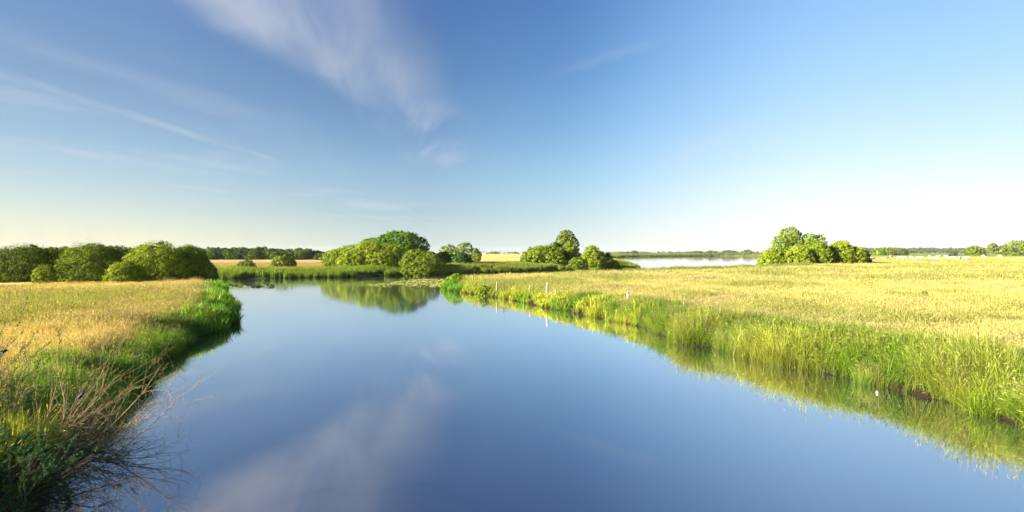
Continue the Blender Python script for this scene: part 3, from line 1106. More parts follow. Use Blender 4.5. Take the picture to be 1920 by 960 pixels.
def plant(name, part, x0, x1, ytop, ybase, Y, mat, label, cat, seed, shape='dome', n=9, dens=1.0, group=None, depth=.75, lobes=None, leaf=None, lump=.30, maxn=62000, stem='stem', sink=0.0):
    """a tree or bush standing at distance Y: an Empty on the ground > crown/foliage and trunk/stem meshes"""
    rng = np.random.default_rng(seed)
    cx = X((x0 + x1) / 2, Y)
    g = gz_at(cx, Y) - sink
    Wd = (x1 - x0) * Y / FPX
    Hh = Z(ytop, Y) - g
    if lobes is None:
        lb = dome_lobes(Wd, Hh, rng, n, depth, shape)
    else:
        lb = []
        for (lx0, lx1, ly0, ly1, dy) in lobes:
            rx = (lx1 - lx0) * Y / FPX / 2
            rz = (ly1 - ly0) * Y / FPX / 2
            lb.append((X((lx0 + lx1) / 2, Y) - cx, dy, Z((ly0 + ly1) / 2, Y) - g, rx, max(rx * .8, .8 * rz), rz))
    lbm = np.array(lb)
    size = leaf or max(.05, Y * .0016)
    ar = (4.2 * (lbm[:, 3] * lbm[:, 5] + lbm[:, 3] * lbm[:, 4] + lbm[:, 4] * lbm[:, 5])).sum() * .62
    nl = int(min(maxn, dens * 2.3 * ar / (.46 * size * size)))
    root = empty(name, (cx, Y, g))
    V, F, T = leaf_cloud(lb, nl, size, rng, lump=lump)
    obj(part, make_mesh(part, V, F, mat, fattr={'tone': T}), root)
    V, F = stems_mesh(lb, max(.05, Hh * (.045 if stem == 'trunk' else .022)), stem == 'trunk', rng)
    obj(stem, make_mesh(stem, V, F, M['bark'], smooth=True), root)
    return tag(root, label, cat, group)


GH = 'willow thicket behind the left field'
HB = [  # x0 x1 top base Y material label
    (-120, 14, 459, 526, 60, 'willow_dark', 'shaded green willow bush at the left picture edge behind the golden field', .9),
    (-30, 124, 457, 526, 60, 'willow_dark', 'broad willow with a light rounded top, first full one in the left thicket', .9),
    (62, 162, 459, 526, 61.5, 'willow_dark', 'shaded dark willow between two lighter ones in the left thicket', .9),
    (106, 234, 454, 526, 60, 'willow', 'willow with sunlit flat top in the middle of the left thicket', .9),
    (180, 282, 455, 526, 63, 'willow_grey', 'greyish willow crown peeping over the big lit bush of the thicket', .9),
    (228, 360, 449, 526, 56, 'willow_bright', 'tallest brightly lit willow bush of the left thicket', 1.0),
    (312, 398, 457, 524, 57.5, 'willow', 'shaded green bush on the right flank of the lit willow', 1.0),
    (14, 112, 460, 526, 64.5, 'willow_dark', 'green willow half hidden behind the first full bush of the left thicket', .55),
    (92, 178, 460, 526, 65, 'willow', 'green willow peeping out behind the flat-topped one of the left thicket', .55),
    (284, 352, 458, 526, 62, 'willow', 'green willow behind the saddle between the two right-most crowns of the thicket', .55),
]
for i, (x0, x1, yt, yb, Y, mt, lab, dn) in enumerate(HB):
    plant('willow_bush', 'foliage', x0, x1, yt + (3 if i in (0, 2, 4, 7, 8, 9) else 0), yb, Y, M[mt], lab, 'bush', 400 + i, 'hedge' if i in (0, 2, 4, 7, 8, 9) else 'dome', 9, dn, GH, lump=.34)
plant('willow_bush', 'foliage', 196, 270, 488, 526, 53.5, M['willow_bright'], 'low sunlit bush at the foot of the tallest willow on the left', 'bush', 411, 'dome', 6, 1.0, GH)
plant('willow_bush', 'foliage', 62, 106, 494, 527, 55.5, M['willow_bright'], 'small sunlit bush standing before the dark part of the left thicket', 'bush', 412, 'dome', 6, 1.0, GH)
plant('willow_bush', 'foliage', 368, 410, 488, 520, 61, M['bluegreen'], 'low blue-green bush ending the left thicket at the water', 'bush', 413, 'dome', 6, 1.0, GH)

# shrubs in the golden field
plant('field_shrub', 'foliage', 441, 482, 487, 503, 106, M['willow_grey'], 'smaller pale shrub in the golden field beyond the far reeds', 'shrub', 421, 'dome', 6, 1.0, 'shrubs in the far golden field')
plant('field_shrub', 'foliage', 504, 559, 478, 503, 108, M['willow'], 'larger green shrub in the golden field beyond the far reeds', 'shrub', 422, 'dome', 7, 1.0, 'shrubs in the far golden field')

# centre clump on the far bank
GC = 'trees on the far bank at the river bend'
plant('willow_bush', 'foliage', 604, 756, 453, 504, 99, M['willow_bright'], 'wide low mound of yellow-green willow above the far reeds', 'bush', 431, group=GC, lump=.28,
      lobes=[(604, 660, 468, 505, 0), (622, 690, 460, 503, 1.0), (655, 728, 453, 500, 0), (690, 756, 457, 503, .5), (640, 700, 475, 507, -2.5), (690, 745, 472, 507, -2.5), (608, 650, 482, 507, -1)])
plant('dark_tree', 'crown', 672, 806, 433, 500, 110, M['dark'], 'tall domed dark green tree rising behind the willow mound', 'tree', 432, group=GC, stem='trunk', lump=.24,
      lobes=[(712, 778, 433, 480, 0), (700, 750, 440, 480, -1), (756, 806, 444, 486, 0), (675, 722, 446, 478, 0), (735, 800, 455, 500, -1), (745, 790, 436, 470, -1.5), (768, 804, 462, 500, 1), (690, 745, 455, 500, 1)])
plant('willow_bush', 'foliage', 750, 836, 467, 516, 93, M['willow'], 'round pale willow bush at the water in front of the dark domed tree', 'bush', 433, group=GC, lump=.25,
      lobes=[(756, 806, 468, 508, 0), (750, 785, 478, 516, -.8), (785, 828, 472, 512, -.5), (770, 815, 488, 518, -1.8), (810, 836, 484, 512, 0), (752, 778, 494, 518, -1)])
plant('bright_tree', 'crown', 822, 902, 455, 497, 122, M['alder'], 'light yellow-green tree with two rounded tops right of the domed tree', 'tree', 434, group=GC, stem='trunk', lump=.26,
      lobes=[(824, 860, 459, 486, 0), (853, 888, 455, 482, 0), (874, 903, 465, 498, 0), (835, 880, 470, 497, 0), (886, 902, 480, 500, -.5)])
plant('willow_bush', 'foliage', 812, 852, 470, 498, 112, M['dark'], 'dark shaded bush between the pale willow and the light tree', 'bush', 435, group=GC, n=6)
plant('willow_bush', 'foliage', 838, 890, 472, 499, 111, M['bluegreen'], 'dark blue-green mound in front of the light yellow-green tree', 'bush', 436, group=GC, n=6)

# middle clump beyond the reed bed
GM = 'tree clump behind the reed bed'
plant('round_bush', 'foliage', 974, 1062, 461, 500, 124, M['willow'], 'wide round bush on the sunny flank of the middle clump', 'bush', 441, group=GM, lump=.24,
      dens=1.4,
      lobes=[(982, 1060, 461, 506, 0), (976, 1012, 470, 506, -1), (996, 1036, 463, 490, -1.5), (1020, 1058, 464, 494, -1.5), (985, 1025, 474, 508, -3), (1015, 1060, 474, 508, -3)])
plant('pointed_tree', 'crown', 1034, 1088, 431, 496, 131, M['willow'], 'tall pointed olive-green tree in the middle clump', 'tree', 442, group=GM, stem='trunk', lump=.22, dens=1.3,
      lobes=[(1047, 1077, 431, 460, 0), (1040, 1072, 440, 474, 0), (1054, 1085, 442, 478, 0), (1036, 1088, 458, 498, 0)])
plant('dark_tree', 'crown', 1018, 1064, 450, 497, 128, M['dark'], 'dark green tree left of the tall pointed one in the middle clump', 'tree', 443, 'round', 7, 1.0, GM, stem='trunk')
plant('bright_tree', 'crown', 1048, 1084, 452, 496, 126, M['willow_bright'], 'bright yellow-green small tree against the tall pointed one', 'tree', 444, 'round', 7, 1.0, GM, stem='trunk')
plant('round_bush', 'foliage', 1087, 1134, 458, 497, 121, M['willow_bright'], 'pale bright bush right of the tall pointed tree', 'bush', 445, 'dome', 7, 1.0, GM)
plant('round_bush', 'foliage', 1062, 1102, 481, 499, 120, M['willow'], 'low green bush at the foot of the middle clump', 'bush', 446, 'dome', 6, 1.0, GM)
plant('round_bush', 'foliage', 1106, 1140, 469, 496, 124, M['willow_bright'], 'yellowish low bush near the lake end of the middle clump', 'bush', 447, 'dome', 6, 1.0, GM)
plant('round_bush', 'foliage', 1126, 1152, 472, 493, 136, M['bluegreen'], 'small dark bush nearest the lake in the middle clump', 'bush', 448, 'dome', 6, 1.0, GM)
plant('round_bush', 'foliage', 1132, 1164, 486, 498, 127, M['alder'], 'flat bright green bush on the lake shore end of the reed bed', 'bush', 449, 'dome', 5, 1.0, GM)

# right clump
GR = 'tree clump beside the lake on the right'
plant('alder_tree', 'crown', 1444, 1510, 425, 496, 150, M['alder'], 'tallest rounded tree of the right-hand clump by the lake', 'tree', 451, group=GR, stem='trunk', lump=.24,
      lobes=[(1462, 1502, 426, 458, 0), (1448, 1485, 440, 472, 0), (1478, 1510, 438, 472, 0), (1456, 1500, 455, 496, 0), (1446, 1470, 456, 484, 0)])
plant('alder_tree', 'crown', 1498, 1550, 437, 494, 149, M['alder'], 'second tree with a flat top in the right-hand clump', 'tree', 452, group=GR, stem='trunk', lump=.24,
      lobes=[(1502, 1534, 437, 466, 0), (1524, 1550, 440, 470, 0), (1498, 1545, 452, 494, 0)])
plant('willow_bush', 'foliage', 1419, 1478, 463, 498, 145, M['willow_bright'], 'low yellow-green bush at the lake end of the right-hand clump', 'bush', 453, 'dome', 8, 1.0, GR)
plant('willow_bush', 'foliage', 1470, 1528, 458, 497, 143, M['willow_bright'], 'bright bush in front of the tallest right-hand tree', 'bush', 454, 'dome', 8, 1.0, GR)
plant('willow_bush', 'foliage', 1514, 1560, 450, 494, 144, M['alder'], 'green bush under the flat-topped tree of the right-hand clump', 'bush', 455, 'dome', 8, 1.0, GR)
plant('willow_bush', 'foliage', 1546, 1606, 449, 491, 147, M['willow_bright'], 'big pale domed willow in the right half of the lake clump', 'bush', 456, 'dome', 9, 1.0, GR)
plant('willow_bush', 'foliage', 1584, 1626, 460, 491, 147, M['willow_bright'], 'smaller pale willow at the sloping right end of the lake clump', 'bush', 457, 'dome', 7, 1.0, GR)
plant('willow_bush', 'foliage', 1606, 1634, 468, 490, 150, M['dark'], 'dark little bush ending the lake clump beside the cattle', 'bush', 458, 'dome', 6, 1.0, GR)

# bushes on the spit and scattered
plant('bank_bush', 'foliage', 832, 876, 512, 544, 59, M['alder'], 'bright green bush at the water on the tip of the right bank', 'bush', 461, 'dome', 7, 1.0, leaf=.10, sink=.45)
plant('bank_bush', 'foliage', 893, 922, 534, 560, 49.6, M['alder'], 'small green bush at the water just right of the bank tip', 'bush', 462, 'dome', 6, 1.0, leaf=.09, sink=.3)
plant('field_weed', 'foliage', 1722, 1742, 545, 562, 36, M['olive'], 'lone dark weed standing in the middle of the right-hand field', 'weed', 463, 'dome', 5, .8, leaf=.05)

# far right
GF = 'bushes on the far marsh at the right'
plant('marsh_bush', 'foliage', 1876, 1945, 449, 479, 400, M['willow'], 'large round green bush cut by the right picture edge', 'bush', 471, 'dome', 8, 1.0, GF, leaf=.6, maxn=12000)
plant('marsh_bush', 'foliage', 1810, 1848, 460, 477, 420, M['willow'], 'green bush with a peak beyond the two right-most cows', 'bush', 472, 'dome', 6, 1.0, GF, leaf=.6, maxn=8000)
plant('far_tree', 'crown', 1849, 1872, 454, 474, 560, M['willow_grey'], 'pale round far tree left of the large edge bush', 'tree', 473, 'dome', 6, 1.0, GF, leaf=.8, maxn=6000, stem='trunk')
plant('far_tree', 'crown', 1870, 1888, 459, 474, 570, M['far'], 'grey-green far tree just left of the large edge bush', 'tree', 474, 'dome', 6, 1.0, GF, leaf=.8, maxn=6000, stem='trunk')
plant('marsh_bush', 'foliage', 1632, 1684, 464, 477, 430, M['willow'], 'long low bush on the marsh just right of the lake clump', 'bush', 475, 'dome', 8, 1.0, GF, leaf=.6, maxn=8000)
plant('marsh_bush', 'foliage', 1682, 1704, 466, 476, 440, M['far'], 'small dull green bush beyond the left group of cows', 'bush', 476, 'dome', 6, 1.0, GF, leaf=.6, maxn=5000)
plant('marsh_bush', 'foliage', 1780, 1796, 470, 478, 380, M['far'], 'tiny grey bush on the marsh above the middle cows', 'bush', 477, 'dome', 5, 1.0, GF, leaf=.5, maxn=3000)
plant('marsh_bush', 'foliage', 1652, 1662, 469, 476, 410, M['dark'], 'small dark bush in front of the long low marsh bush', 'bush', 478, 'dome', 5, 1.0, GF, leaf=.5, maxn=3000)
GL = 'bushes on the far lake shore'
for i, (x0, x1, yt, Y, lab) in enumerate([(1282, 1326, 470.5, 760, 'low green bush left of the middle on the far lake shore'), (1318, 1352, 469.5, 770, 'middle green bush on the far lake shore'),
                                          (1348, 1388, 469, 780, 'broad green bush right of the middle on the far lake shore'), (1180, 1198, 469, 1000, 'round grey far tree over the left end of the lake'),
                                          (1392, 1412, 467.5, 860, 'group of far trees just left of the lake clump')]):
    plant('shore_bush', 'foliage', x0, x1, yt, 478, Y, M['far'], lab, 'bush', 480 + i, 'dome', 6, 1.0, GL, leaf=.9, maxn=5000)

# dark oak wood behind the golden field: every crown a tree of its own
rng = np.random.default_rng(55)
oak_v = []
oak_shape = 'dome'
for q in range(6):
    lb = dome_lobes(10.5, 8.0, np.random.default_rng(500 + q), 8, .9, 'dome')
    V, F, T = leaf_cloud(lb, 12000, .40, np.random.default_rng(520 + q), lump=.34)
    crown = make_mesh('crown', V, F, M['oak'], fattr={'tone': T})
    V, F = stems_mesh(lb, .34, True, np.random.default_rng(540 + q))
    oak_v.append((crown, make_mesh('trunk', V, F, M['bark'], smooth=True)))
tops = [(345, 468), (360, 466), (376, 464), (392, 463), (406, 463), (422, 464), (440, 462), (456, 461), (472, 463), (490, 462), (508, 464), (525, 465), (543, 466), (560, 465), (577, 465),
        (592, 468), (606, 472), (620, 470), (634, 468), (648, 467), (662, 467)]
for row, (Y0, dy) in enumerate(((268, 0), (250, 5.5))):
    for i, (px, py) in enumerate(tops):
        if row == 1 and (px > 600 or i % 5 == 4):
            continue
        Y = Y0 + rng.uniform(-4, 4)
        px_ = px + (7 if row else 0) + rng.uniform(-2, 2)
        x = X(px_, Y)
        g = gz_at(x, Y)
        hgt = Z(py + dy + rng.uniform(-1, 1.5), Y) - g
        s = hgt / 8.0
        q = rng.integers(0, 6)
        root = empty('oak_tree', (x, Y, g), rng.uniform(0, 6.28))
        root.scale = (s * rng.uniform(1.1, 1.5), s * 1.1, s)
        obj('crown', oak_v[q][0], root)
        obj('trunk', oak_v[q][1], root)
        tag(root, 'dark green tree in the far wood behind the golden field', 'tree', 'trees of the dark far wood')

# farther woodland on the horizon: one mass
rng = np.random.default_rng(66)
lbs = []


def far_band(px0, px1, yt, Y, n, hv=1.5):
    for i in range(n):
        px = rng.uniform(px0, px1)
        yy = Y * rng.uniform(.92, 1.1)
        top = Z(yt + rng.uniform(-hv * .6, hv), yy)
        g = 0.8 + (2.3 if px > 1500 else 0)
        h = max(3.0, top - g)
        w = h * rng.uniform(.7, 1.5)
        lbs.append((X(px, yy), yy, g + h * .5, w, w, h * .52))


far_band(885, 990, 472.2, 1300, 60)
far_band(1120, 1440, 472.0, 1250, 170, .8)
far_band(1600, 1960, 465.5, 1150, 230, 1.6)
far_band(590, 700, 470.5, 900, 40, 1.5)
V, F, T = leaf_cloud(lbs, 60000, 2.2, rng, lump=.35)
tag(obj('distant_woodland', make_mesh('distant_woodland', V, F, M['far'], fattr={'tone': T})), 'hazy strip of woodland along the horizon', 'woodland', kind='stuff')


# ============================================================ farmhouse far off
def box(x0, x1, y0, y1, z0, z1):
    V = np.array([(x, y, z) for z in (z0, z1) for x, y in ((x0, y0), (x1, y0), (x1, y1), (x0, y1))], float)
    F = np.array([(0, 3, 2, 1), (4, 5, 6, 7), (0, 1, 5, 4), (1, 2, 6, 5), (2, 3, 7, 6), (3, 0, 4, 7)])
    return V, F


fh = empty('farmhouse', (X(910, 1150), 1150, .8))
tag(fh, 'tiny pale farmhouse with a reddish roof on the horizon', 'house')
obj('wall', make_mesh('wall', *box(-6.5, 6.5, -3, 3, 0, 2.6), M['wall']), fh)
V = np.array([(-7, -3.5, 2.6), (7, -3.5, 2.6), (7, 3.5, 2.6), (-7, 3.5, 2.6), (-6.5, 0, 5.2), (6.5, 0, 5.2)], float)
rf = bpy.data.meshes.new('roof')
rf.from_pydata([tuple(q) for q in V], [], [(0, 1, 5, 4), (2, 3, 4, 5), (0, 4, 3), (1, 2, 5), (0, 3, 2, 1)])
rf.materials.append(M['roof'])
ro = obj('roof', rf, fh)
obj('chimney', make_mesh('chimney', *box(3.0, 3.7, -.4, .4, 4.4, 6.0), M['roof']), ro)
for wx in (-4.3, -1.6, 1.6, 4.3):
    obj('window', make_mesh('window', *box(wx - .5, wx + .5, -3.06, -2.9, .9, 2.0), M['glass']), fh)


# ============================================================ fence posts
def post_mesh(name, h, r, mat, seed, split=False):
    rng = np.random.default_rng(seed)
    bm = bmesh.new()
    k, rows = 8, 9
    rings = []
    for i in range(rows):
        t = i / (rows - 1)
        ring = []
        for j in range(k):
            a = 2 * math.pi * j / k
            rr = r * (1 + .12 * math.sin(3 * a + seed) + .06 * math.sin(7 * t * 3 + j)) * (1.06 - .14 * t)
            zz = -.4 + t * (h + .4)
            if i == rows - 1:
                zz += r * .8 * math.sin(a + seed) + (r * 2.6 * (1 if j % 2 else -.5) if split else rng.uniform(-.02, .02))
            ring.append(bm.verts.new((rr * math.cos(a) + .03 * math.sin(t * 2 + seed), rr * math.sin(a), zz)))
        rings.append(ring)
    for i in range(rows - 1):
        for j in range(k):
            bm.faces.new((rings[i][j], rings[i][(j + 1) % k], rings[i + 1][(j + 1) % k], rings[i + 1][j]))
    c = bm.verts.new((0, 0, h - (r * 2 if split else -.005)))
    for j in range(k):
        bm.faces.new((rings[-1][j], rings[-1][(j + 1) % k], c))
    me = bpy.data.meshes.new(name)
    bm.to_mesh(me)
    bm.free()
    me.materials.append(mat)
    return me


GP = 'weathered fence posts along the right bank'
POSTS = [  # px, ytop, Y, radius px, material, lean, split, label
    (888, 518, 55, 1.6, 'post', -.10, False, 'pale leaning fence post nearest the bank tip, behind the bright bush'),
    (909, 528, 51.5, 1.2, 'post', -.08, False, 'thin short pale post behind the small waterside bush'),
    (931.5, 527, 48.8, 1.6, 'post', 0, False, 'pale upright post just left of the dark slanting post'),
    (945, 529, 47.5, 1.3, 'post_dark', -.14, False, 'dark slanting post between two pale ones'),
    (992.5, 535, 44.5, 1.3, 'post', -.06, False, 'short pale post a little left of the big white post'),
    (1025, 532, 41.5, 2.3, 'post', -.07, False, 'thick white leaning post, the most conspicuous along the bank'),
    (1041, 543, 40, 1.3, 'post', -.09, False, 'short faded post just right of the thick white one'),
    (1082, 509, 76, 1.0, 'post', -.12, False, 'far thin pale post in the field below the reed bed'),
    (1099, 545, 37.5, .8, 'post_rust', -.10, False, 'thin rusty stake between the thick white post and the split post'),
    (1177.5, 550, 33.5, 3.0, 'post', .02, True, 'white post with a split jagged top and dark foot'),
    (1283, 567, 27.2, 1.8, 'post', -.02, False, 'slim white post standing at tall herbs, nearest the viewer'),
]
for i, (px, yt, Y, rp, mt, ln, spl, lab) in enumerate(POSTS):
    x = X(px, Y)
    g = gz_at(x, Y)
    h = Z(yt, Y) - g
    rp *= (.9 if rp > 2.2 else .72)
    h += (1.5 if rp > 2 else 0) * Y / FPX
    root = empty('fence_post', (x, Y, g), 0)
    root.rotation_euler = (0.03, ln, .4 * i)
    obj('post_shaft' if not spl else 'post_shaft', post_mesh('post_shaft', h, rp * Y / FPX, M[mt], i + 1, spl), root)
    # iron staple that held the wire
    st = tube([(rp * Y / FPX * .9, -.02, h * .72), (rp * Y / FPX + .03, 0, h * .73), (rp * Y / FPX * .9, .02, h * .74)], [.004] * 3, 4)
    obj('staple', make_mesh('staple', *st, M['post_rust']), root)
    if spl:
        st = tube([(0, 0, -.2), (.0, 0, h * .52)], [rp * Y / FPX * 1.12, rp * Y / FPX * 1.1], 9)
        obj('dark_foot', make_mesh('dark_foot', *st, M['post_dark']), root)
    tag(root, lab, 'fence post', GP)

# ============================================================ cattle
def cow_mesh(pose):
    """one continuous skinned body; +Y is forward"""
    bm = bmesh.new()
    sk = bm.verts.layers.skin.verify()

    def v(co, r):
        q = bm.verts.new(co)
        q[sk].radius = (r, r) if not isinstance(r, tuple) else r
        return q

    def chain(start, pts):
        prev = start
        for co, r in pts:
            q = v(co, r)
            bm.edges.new((prev, q))
            prev = q
        return prev
    dz = -.62 if pose == 'lying' else 0
    mid = v((0, 0, 1.02 + dz), (.36, .40))
    mid[sk].use_root = True
    rump = v((0, -.72, 1.12 + dz), (.30, .31))
    sh = v((0, .62, 1.10 + dz), (.29, .36))
    bm.edges.new((mid, rump))
    bm.edges.new((mid, sh))
    if pose == 'grazing':
        hd = chain(sh, [((0, .98, .98), .20), ((0, 1.22, .62), .15), ((0, 1.36, .36), .135), ((0, 1.52, .12), .085)])
        hp, ear = (0, 1.30, .42), .40
    else:
        hd = chain(sh, [((0, .95, 1.32 + dz), .20), ((0, 1.20, 1.46 + dz), .155), ((0, 1.42, 1.38 + dz), .135), ((0, 1.62, 1.22 + dz), .085)])
        hp, ear = (0, 1.24, 1.52 + dz), 1.5
    for s in (-1, 1):
        n_ = 3 if pose == 'grazing' else 2
        chain(sh, [((.19 * s, .62, .80 + dz * .8), .15), ((.19 * s, .64, .42 if pose != 'lying' else .16), .075), ((.19 * s, .62 if pose != 'lying' else .95, .0 + .04), .06)])
        chain(rump, [((.20 * s, -.74, .82 + dz * .8), .19), ((.20 * s, -.62, .56 if pose != 'lying' else .2), .11), ((.20 * s, -.80 if pose != 'lying' else -.3, .36 if pose != 'lying' else .1), .07), ((.20 * s, -.78 if pose != 'lying' else -.1, .04), .055)])
    chain(rump, [((0, -1.02, 1.22 + dz), .05), ((0, -1.10, .80 + dz * .8), .035), ((0, -1.08, .50 + dz * .6), .04)])
    me = bpy.data.meshes.new('body')
    bm.to_mesh(me)
    bm.free()
    ears = []
    hx = np.array(hp)
    for s in (-1, 1):
        ears.append(tube([hx + (s * .10, 0, .02), hx + (s * .22, -.02, .05), hx + (s * .33, -.03, 0)], [.03, .06, .012], 6))
    return me, ears


cow_proto = {}
for ps in ('standing', 'grazing', 'lying'):
    for hide in ('cow_white', 'cow_dark'):
        me, ears = cow_mesh(ps)
        me.materials.append(M[hide])
        cow_proto[ps, hide] = (me, [make_mesh('ear', *q, M['muzzle'] if hide == 'cow_white' else M['cow_dark'], smooth=True) for q in ears])
COWS = [  # px, py of feet, facing (deg, 0 = away), pose, hide, label
    (1634.5, 487.2, 95, 'lying', 'cow_dark', 'dark brown cow lying against the end bush of the lake clump'),
    (1641, 486.6, -80, 'lying', 'cow_white', 'white cow lying right beside the dark brown cow'),
    (1657, 485.6, 85, 'lying', 'cow_white', 'white cow lying alone left of a dark animal'),
    (1664, 485.4, -95, 'lying', 'cow_dark', 'dark animal lying between two white cows'),
    (1670.5, 484.2, 60, 'grazing', 'cow_white', 'white cow standing right behind the dark lying animal'),
    (1686, 487.6, 82, 'standing', 'cow_white', 'front animal of the first overlapping pair of white cows'),
    (1696, 488.0, -84, 'grazing', 'cow_white', 'grazing rear animal of the first overlapping pair of white cows'),
    (1709, 487.2, 20, 'standing', 'cow_white', 'white cow seen end-on between the two overlapping pairs'),
    (1721, 487.8, -92, 'grazing', 'cow_white', 'grazing white cow with its back to the left, in the second pair'),
    (1729, 487.2, 88, 'grazing', 'cow_white', 'white cow touching the grazing one from the right in the second pair'),
    (1743, 484.6, 35, 'standing', 'cow_white', 'small farther white cow left of the tallest pair'),
    (1751.5, 488.6, -60, 'grazing', 'cow_white', 'lower nearer cow of the tallest pair of white cows'),
    (1758, 485.2, 84, 'standing', 'cow_white', 'upper farther cow of the tallest pair of white cows'),
    (1774.5, 485.6, 5, 'standing', 'cow_white', 'smallest white cow, seen end-on in the gap'),
    (1787, 487.0, -75, 'grazing', 'cow_white', 'first of three white cows in a close row, with arched back'),
    (1799, 487.8, 70, 'grazing', 'cow_white', 'middle one of three white cows in a close row'),
    (1809.5, 488.4, 170, 'standing', 'cow_white', 'narrow white cow facing the viewer at the end of the row of three'),
    (1844, 482.6, 86, 'grazing', 'cow_white', 'lone white cow farther back below the peaked marsh bush'),
    (1875, 482.4, -82, 'grazing', 'cow_white', 'right-most white cow near the large edge bush'),
]
for px, py, fc, ps, hide, lab in COWS:
    Y = 215.0
    for _ in range(25):           # walk out along the line of sight to the ground
        g = gz_at(X(px, Y), Y)
        Y = .5 * Y + .5 * (EYE - g) * FPX / (py - HOR)
    Y = min(Y, 300)
    x = X(px, Y)
    root = empty('cow', (x, Y, gz_at(x, Y)), math.radians(-fc))
    s = 1.1
    root.scale = (s, s, s)
    me, ears = cow_proto[ps, hide]
    b = obj('body', me, root)
    sm = b.modifiers.new('skin', 'SKIN')
    sm.use_smooth_shade = True
    ss = b.modifiers.new('smooth', 'SUBSURF')
    ss.levels = ss.render_levels = 1
    for q in ears:
        obj('ear', q, root)
    tag(root, lab, 'cow', 'cattle resting and grazing on the far pasture')


# ============================================================ bare shrubs and tamarisk at the lower left
class Twigs:
    def __init__(self, seed):
        self.rng = np.random.default_rng(seed)
        self.parts = []
        self.tips = []

    def grow(self, p, d, L, r, depth, trop=(0, 0, .05), curl=.25, kids=4, k=5):
        rng = self.rng
        n = 7 if depth > 0 else 5
        p = np.array(p, float)
        d = np.array(d, float)
        d /= np.linalg.norm(d)
        path, dirs = [p.copy()], [d.copy()]
        bend = rng.normal(0, curl * .35, 3)
        for i in range(n):
            d = d + rng.normal(0, curl * .75, 3) / n * 2.6 + bend / n * 2 + np.array(trop)
            d /= np.linalg.norm(d)
            p = p + d * L / n
            path.append(p.copy())
            dirs.append(d.copy())
        t = np.linspace(0, 1, n + 1)
        rad = np.maximum(r * (1 - .78 * t), .0014)
        self.parts.append(tube(path, rad, k if depth > 0 else 3))
        self.tips.append((path, dirs))
        if depth > 0:
            m = kids + rng.integers(-1, 2)
            for q in range(max(1, m)):
                tt = rng.uniform(.22, .97)
                i = min(n, int(tt * n))
                dd = dirs[i] + rng.normal(0, .62, 3)
                self.grow(path[i], dd, L * rng.uniform(.35, .62), max(.002, rad[i] * .62), depth - 1, trop, curl * 1.15, max(2, kids - 1), k)


def feathers(tips, rng, frac, n_per, L, w, tone=.5, tmin=.3):
    V, T = [], []
    for path, dirs in tips:
        if rng.random() > frac:
            continue
        path = np.array(path)
        m = len(path)
        for _ in range(n_per):
            t = rng.uniform(tmin, 1) * (m - 1)
            i = min(m - 2, int(t))
            p = path[i] + (path[i + 1] - path[i]) * (t - i)
            d = np.array(dirs[i]) * .9 + rng.normal(0, .62, 3)
            d /= np.linalg.norm(d)
            s = np.cross(d, rng.normal(size=3))
            s /= np.linalg.norm(s) + 1e-9
            l_ = L * rng.uniform(.5, 1.3)
            V += [p, p + d * l_ * .5 + s * w, p + d * l_, p + d * l_ * .5 - s * w]
            T.append(np.clip(rng.normal(tone, .25), 0, 1))
    return np.array(V), np.arange(len(V)).reshape(-1, 4), np.array(T)


# 1: dead straw-coloured shrub leaning out over the water
rng = np.random.default_rng(901)
b0 = np.array([-9.0, 10.2, gz_at(-9.0, 10.2)])
root = empty('dead_shrub', b0)
dead_root = tag(root, 'dead shrub of bare straw-coloured twigs leaning over the left bank', 'shrub')
tw = Twigs(902)
for i in range(26):
    p = np.array([rng.normal(0, .55), rng.normal(0, .40), -.08])
    an = rng.uniform(.05, 1.2)
    d = np.array([math.cos(an) * 1.0, rng.normal(.05, .28), math.sin(an)])
    tw.grow(p, d, rng.uniform(1.4, 2.5), rng.uniform(.007, .012), 2, (.015, 0, .015), .42, 6)
V, F = join(tw.parts)
obj('bare_twigs', make_mesh('bare_twigs', V, F, M['straw_twig'], smooth=True), root)
tw = Twigs(903)
for i in range(40):
    p = np.array([rng.normal(-.2, .5), rng.normal(-.3, .5), -.08])
    an = rng.uniform(-.02, .75)
    d = np.array([math.cos(an), rng.normal(-.12, .3), math.sin(an) * .8])
    tw.grow(p, d, rng.uniform(1.0, 1.9), rng.uniform(.006, .018), 2, (0, 0, -.01), .42, 5)
V, F = join(tw.parts)
obj('dark_branches', make_mesh('dark_branches', V, F, M['grey_twig'], smooth=True), root)

# 2: tall tamarisk at the picture edge
b0 = np.array([-9.6, 8.9, gz_at(-9.6, 8.9)])
root = empty('tamarisk', b0)
tam_root = tag(root, 'tall thin-shooted tamarisk at the left picture edge with grey feathery green', 'shrub')
tw = Twigs(912)
rng = np.random.default_rng(911)
for i in range(15):
    p = np.array([rng.normal(0, .4), rng.normal(.1, .3), -.08])
    d = np.array([rng.uniform(-.1, .75), rng.normal(0, .18), rng.uniform(.8, 1.15)])
    tw.grow(p, d, rng.uniform(1.5, 2.35), rng.uniform(.008, .014), 2, (.02, 0, .05), .22, 4)
V, F = join(tw.parts)
obj('shoots', make_mesh('shoots', V, F, M['grey_twig'], smooth=True), root)
V, F, T = feathers(tw.tips, rng, .45, 60, .06, .004, .5)
obj('foliage', make_mesh('foliage', V, F, M['bluegreen'], fattr={'tone': T}), root)

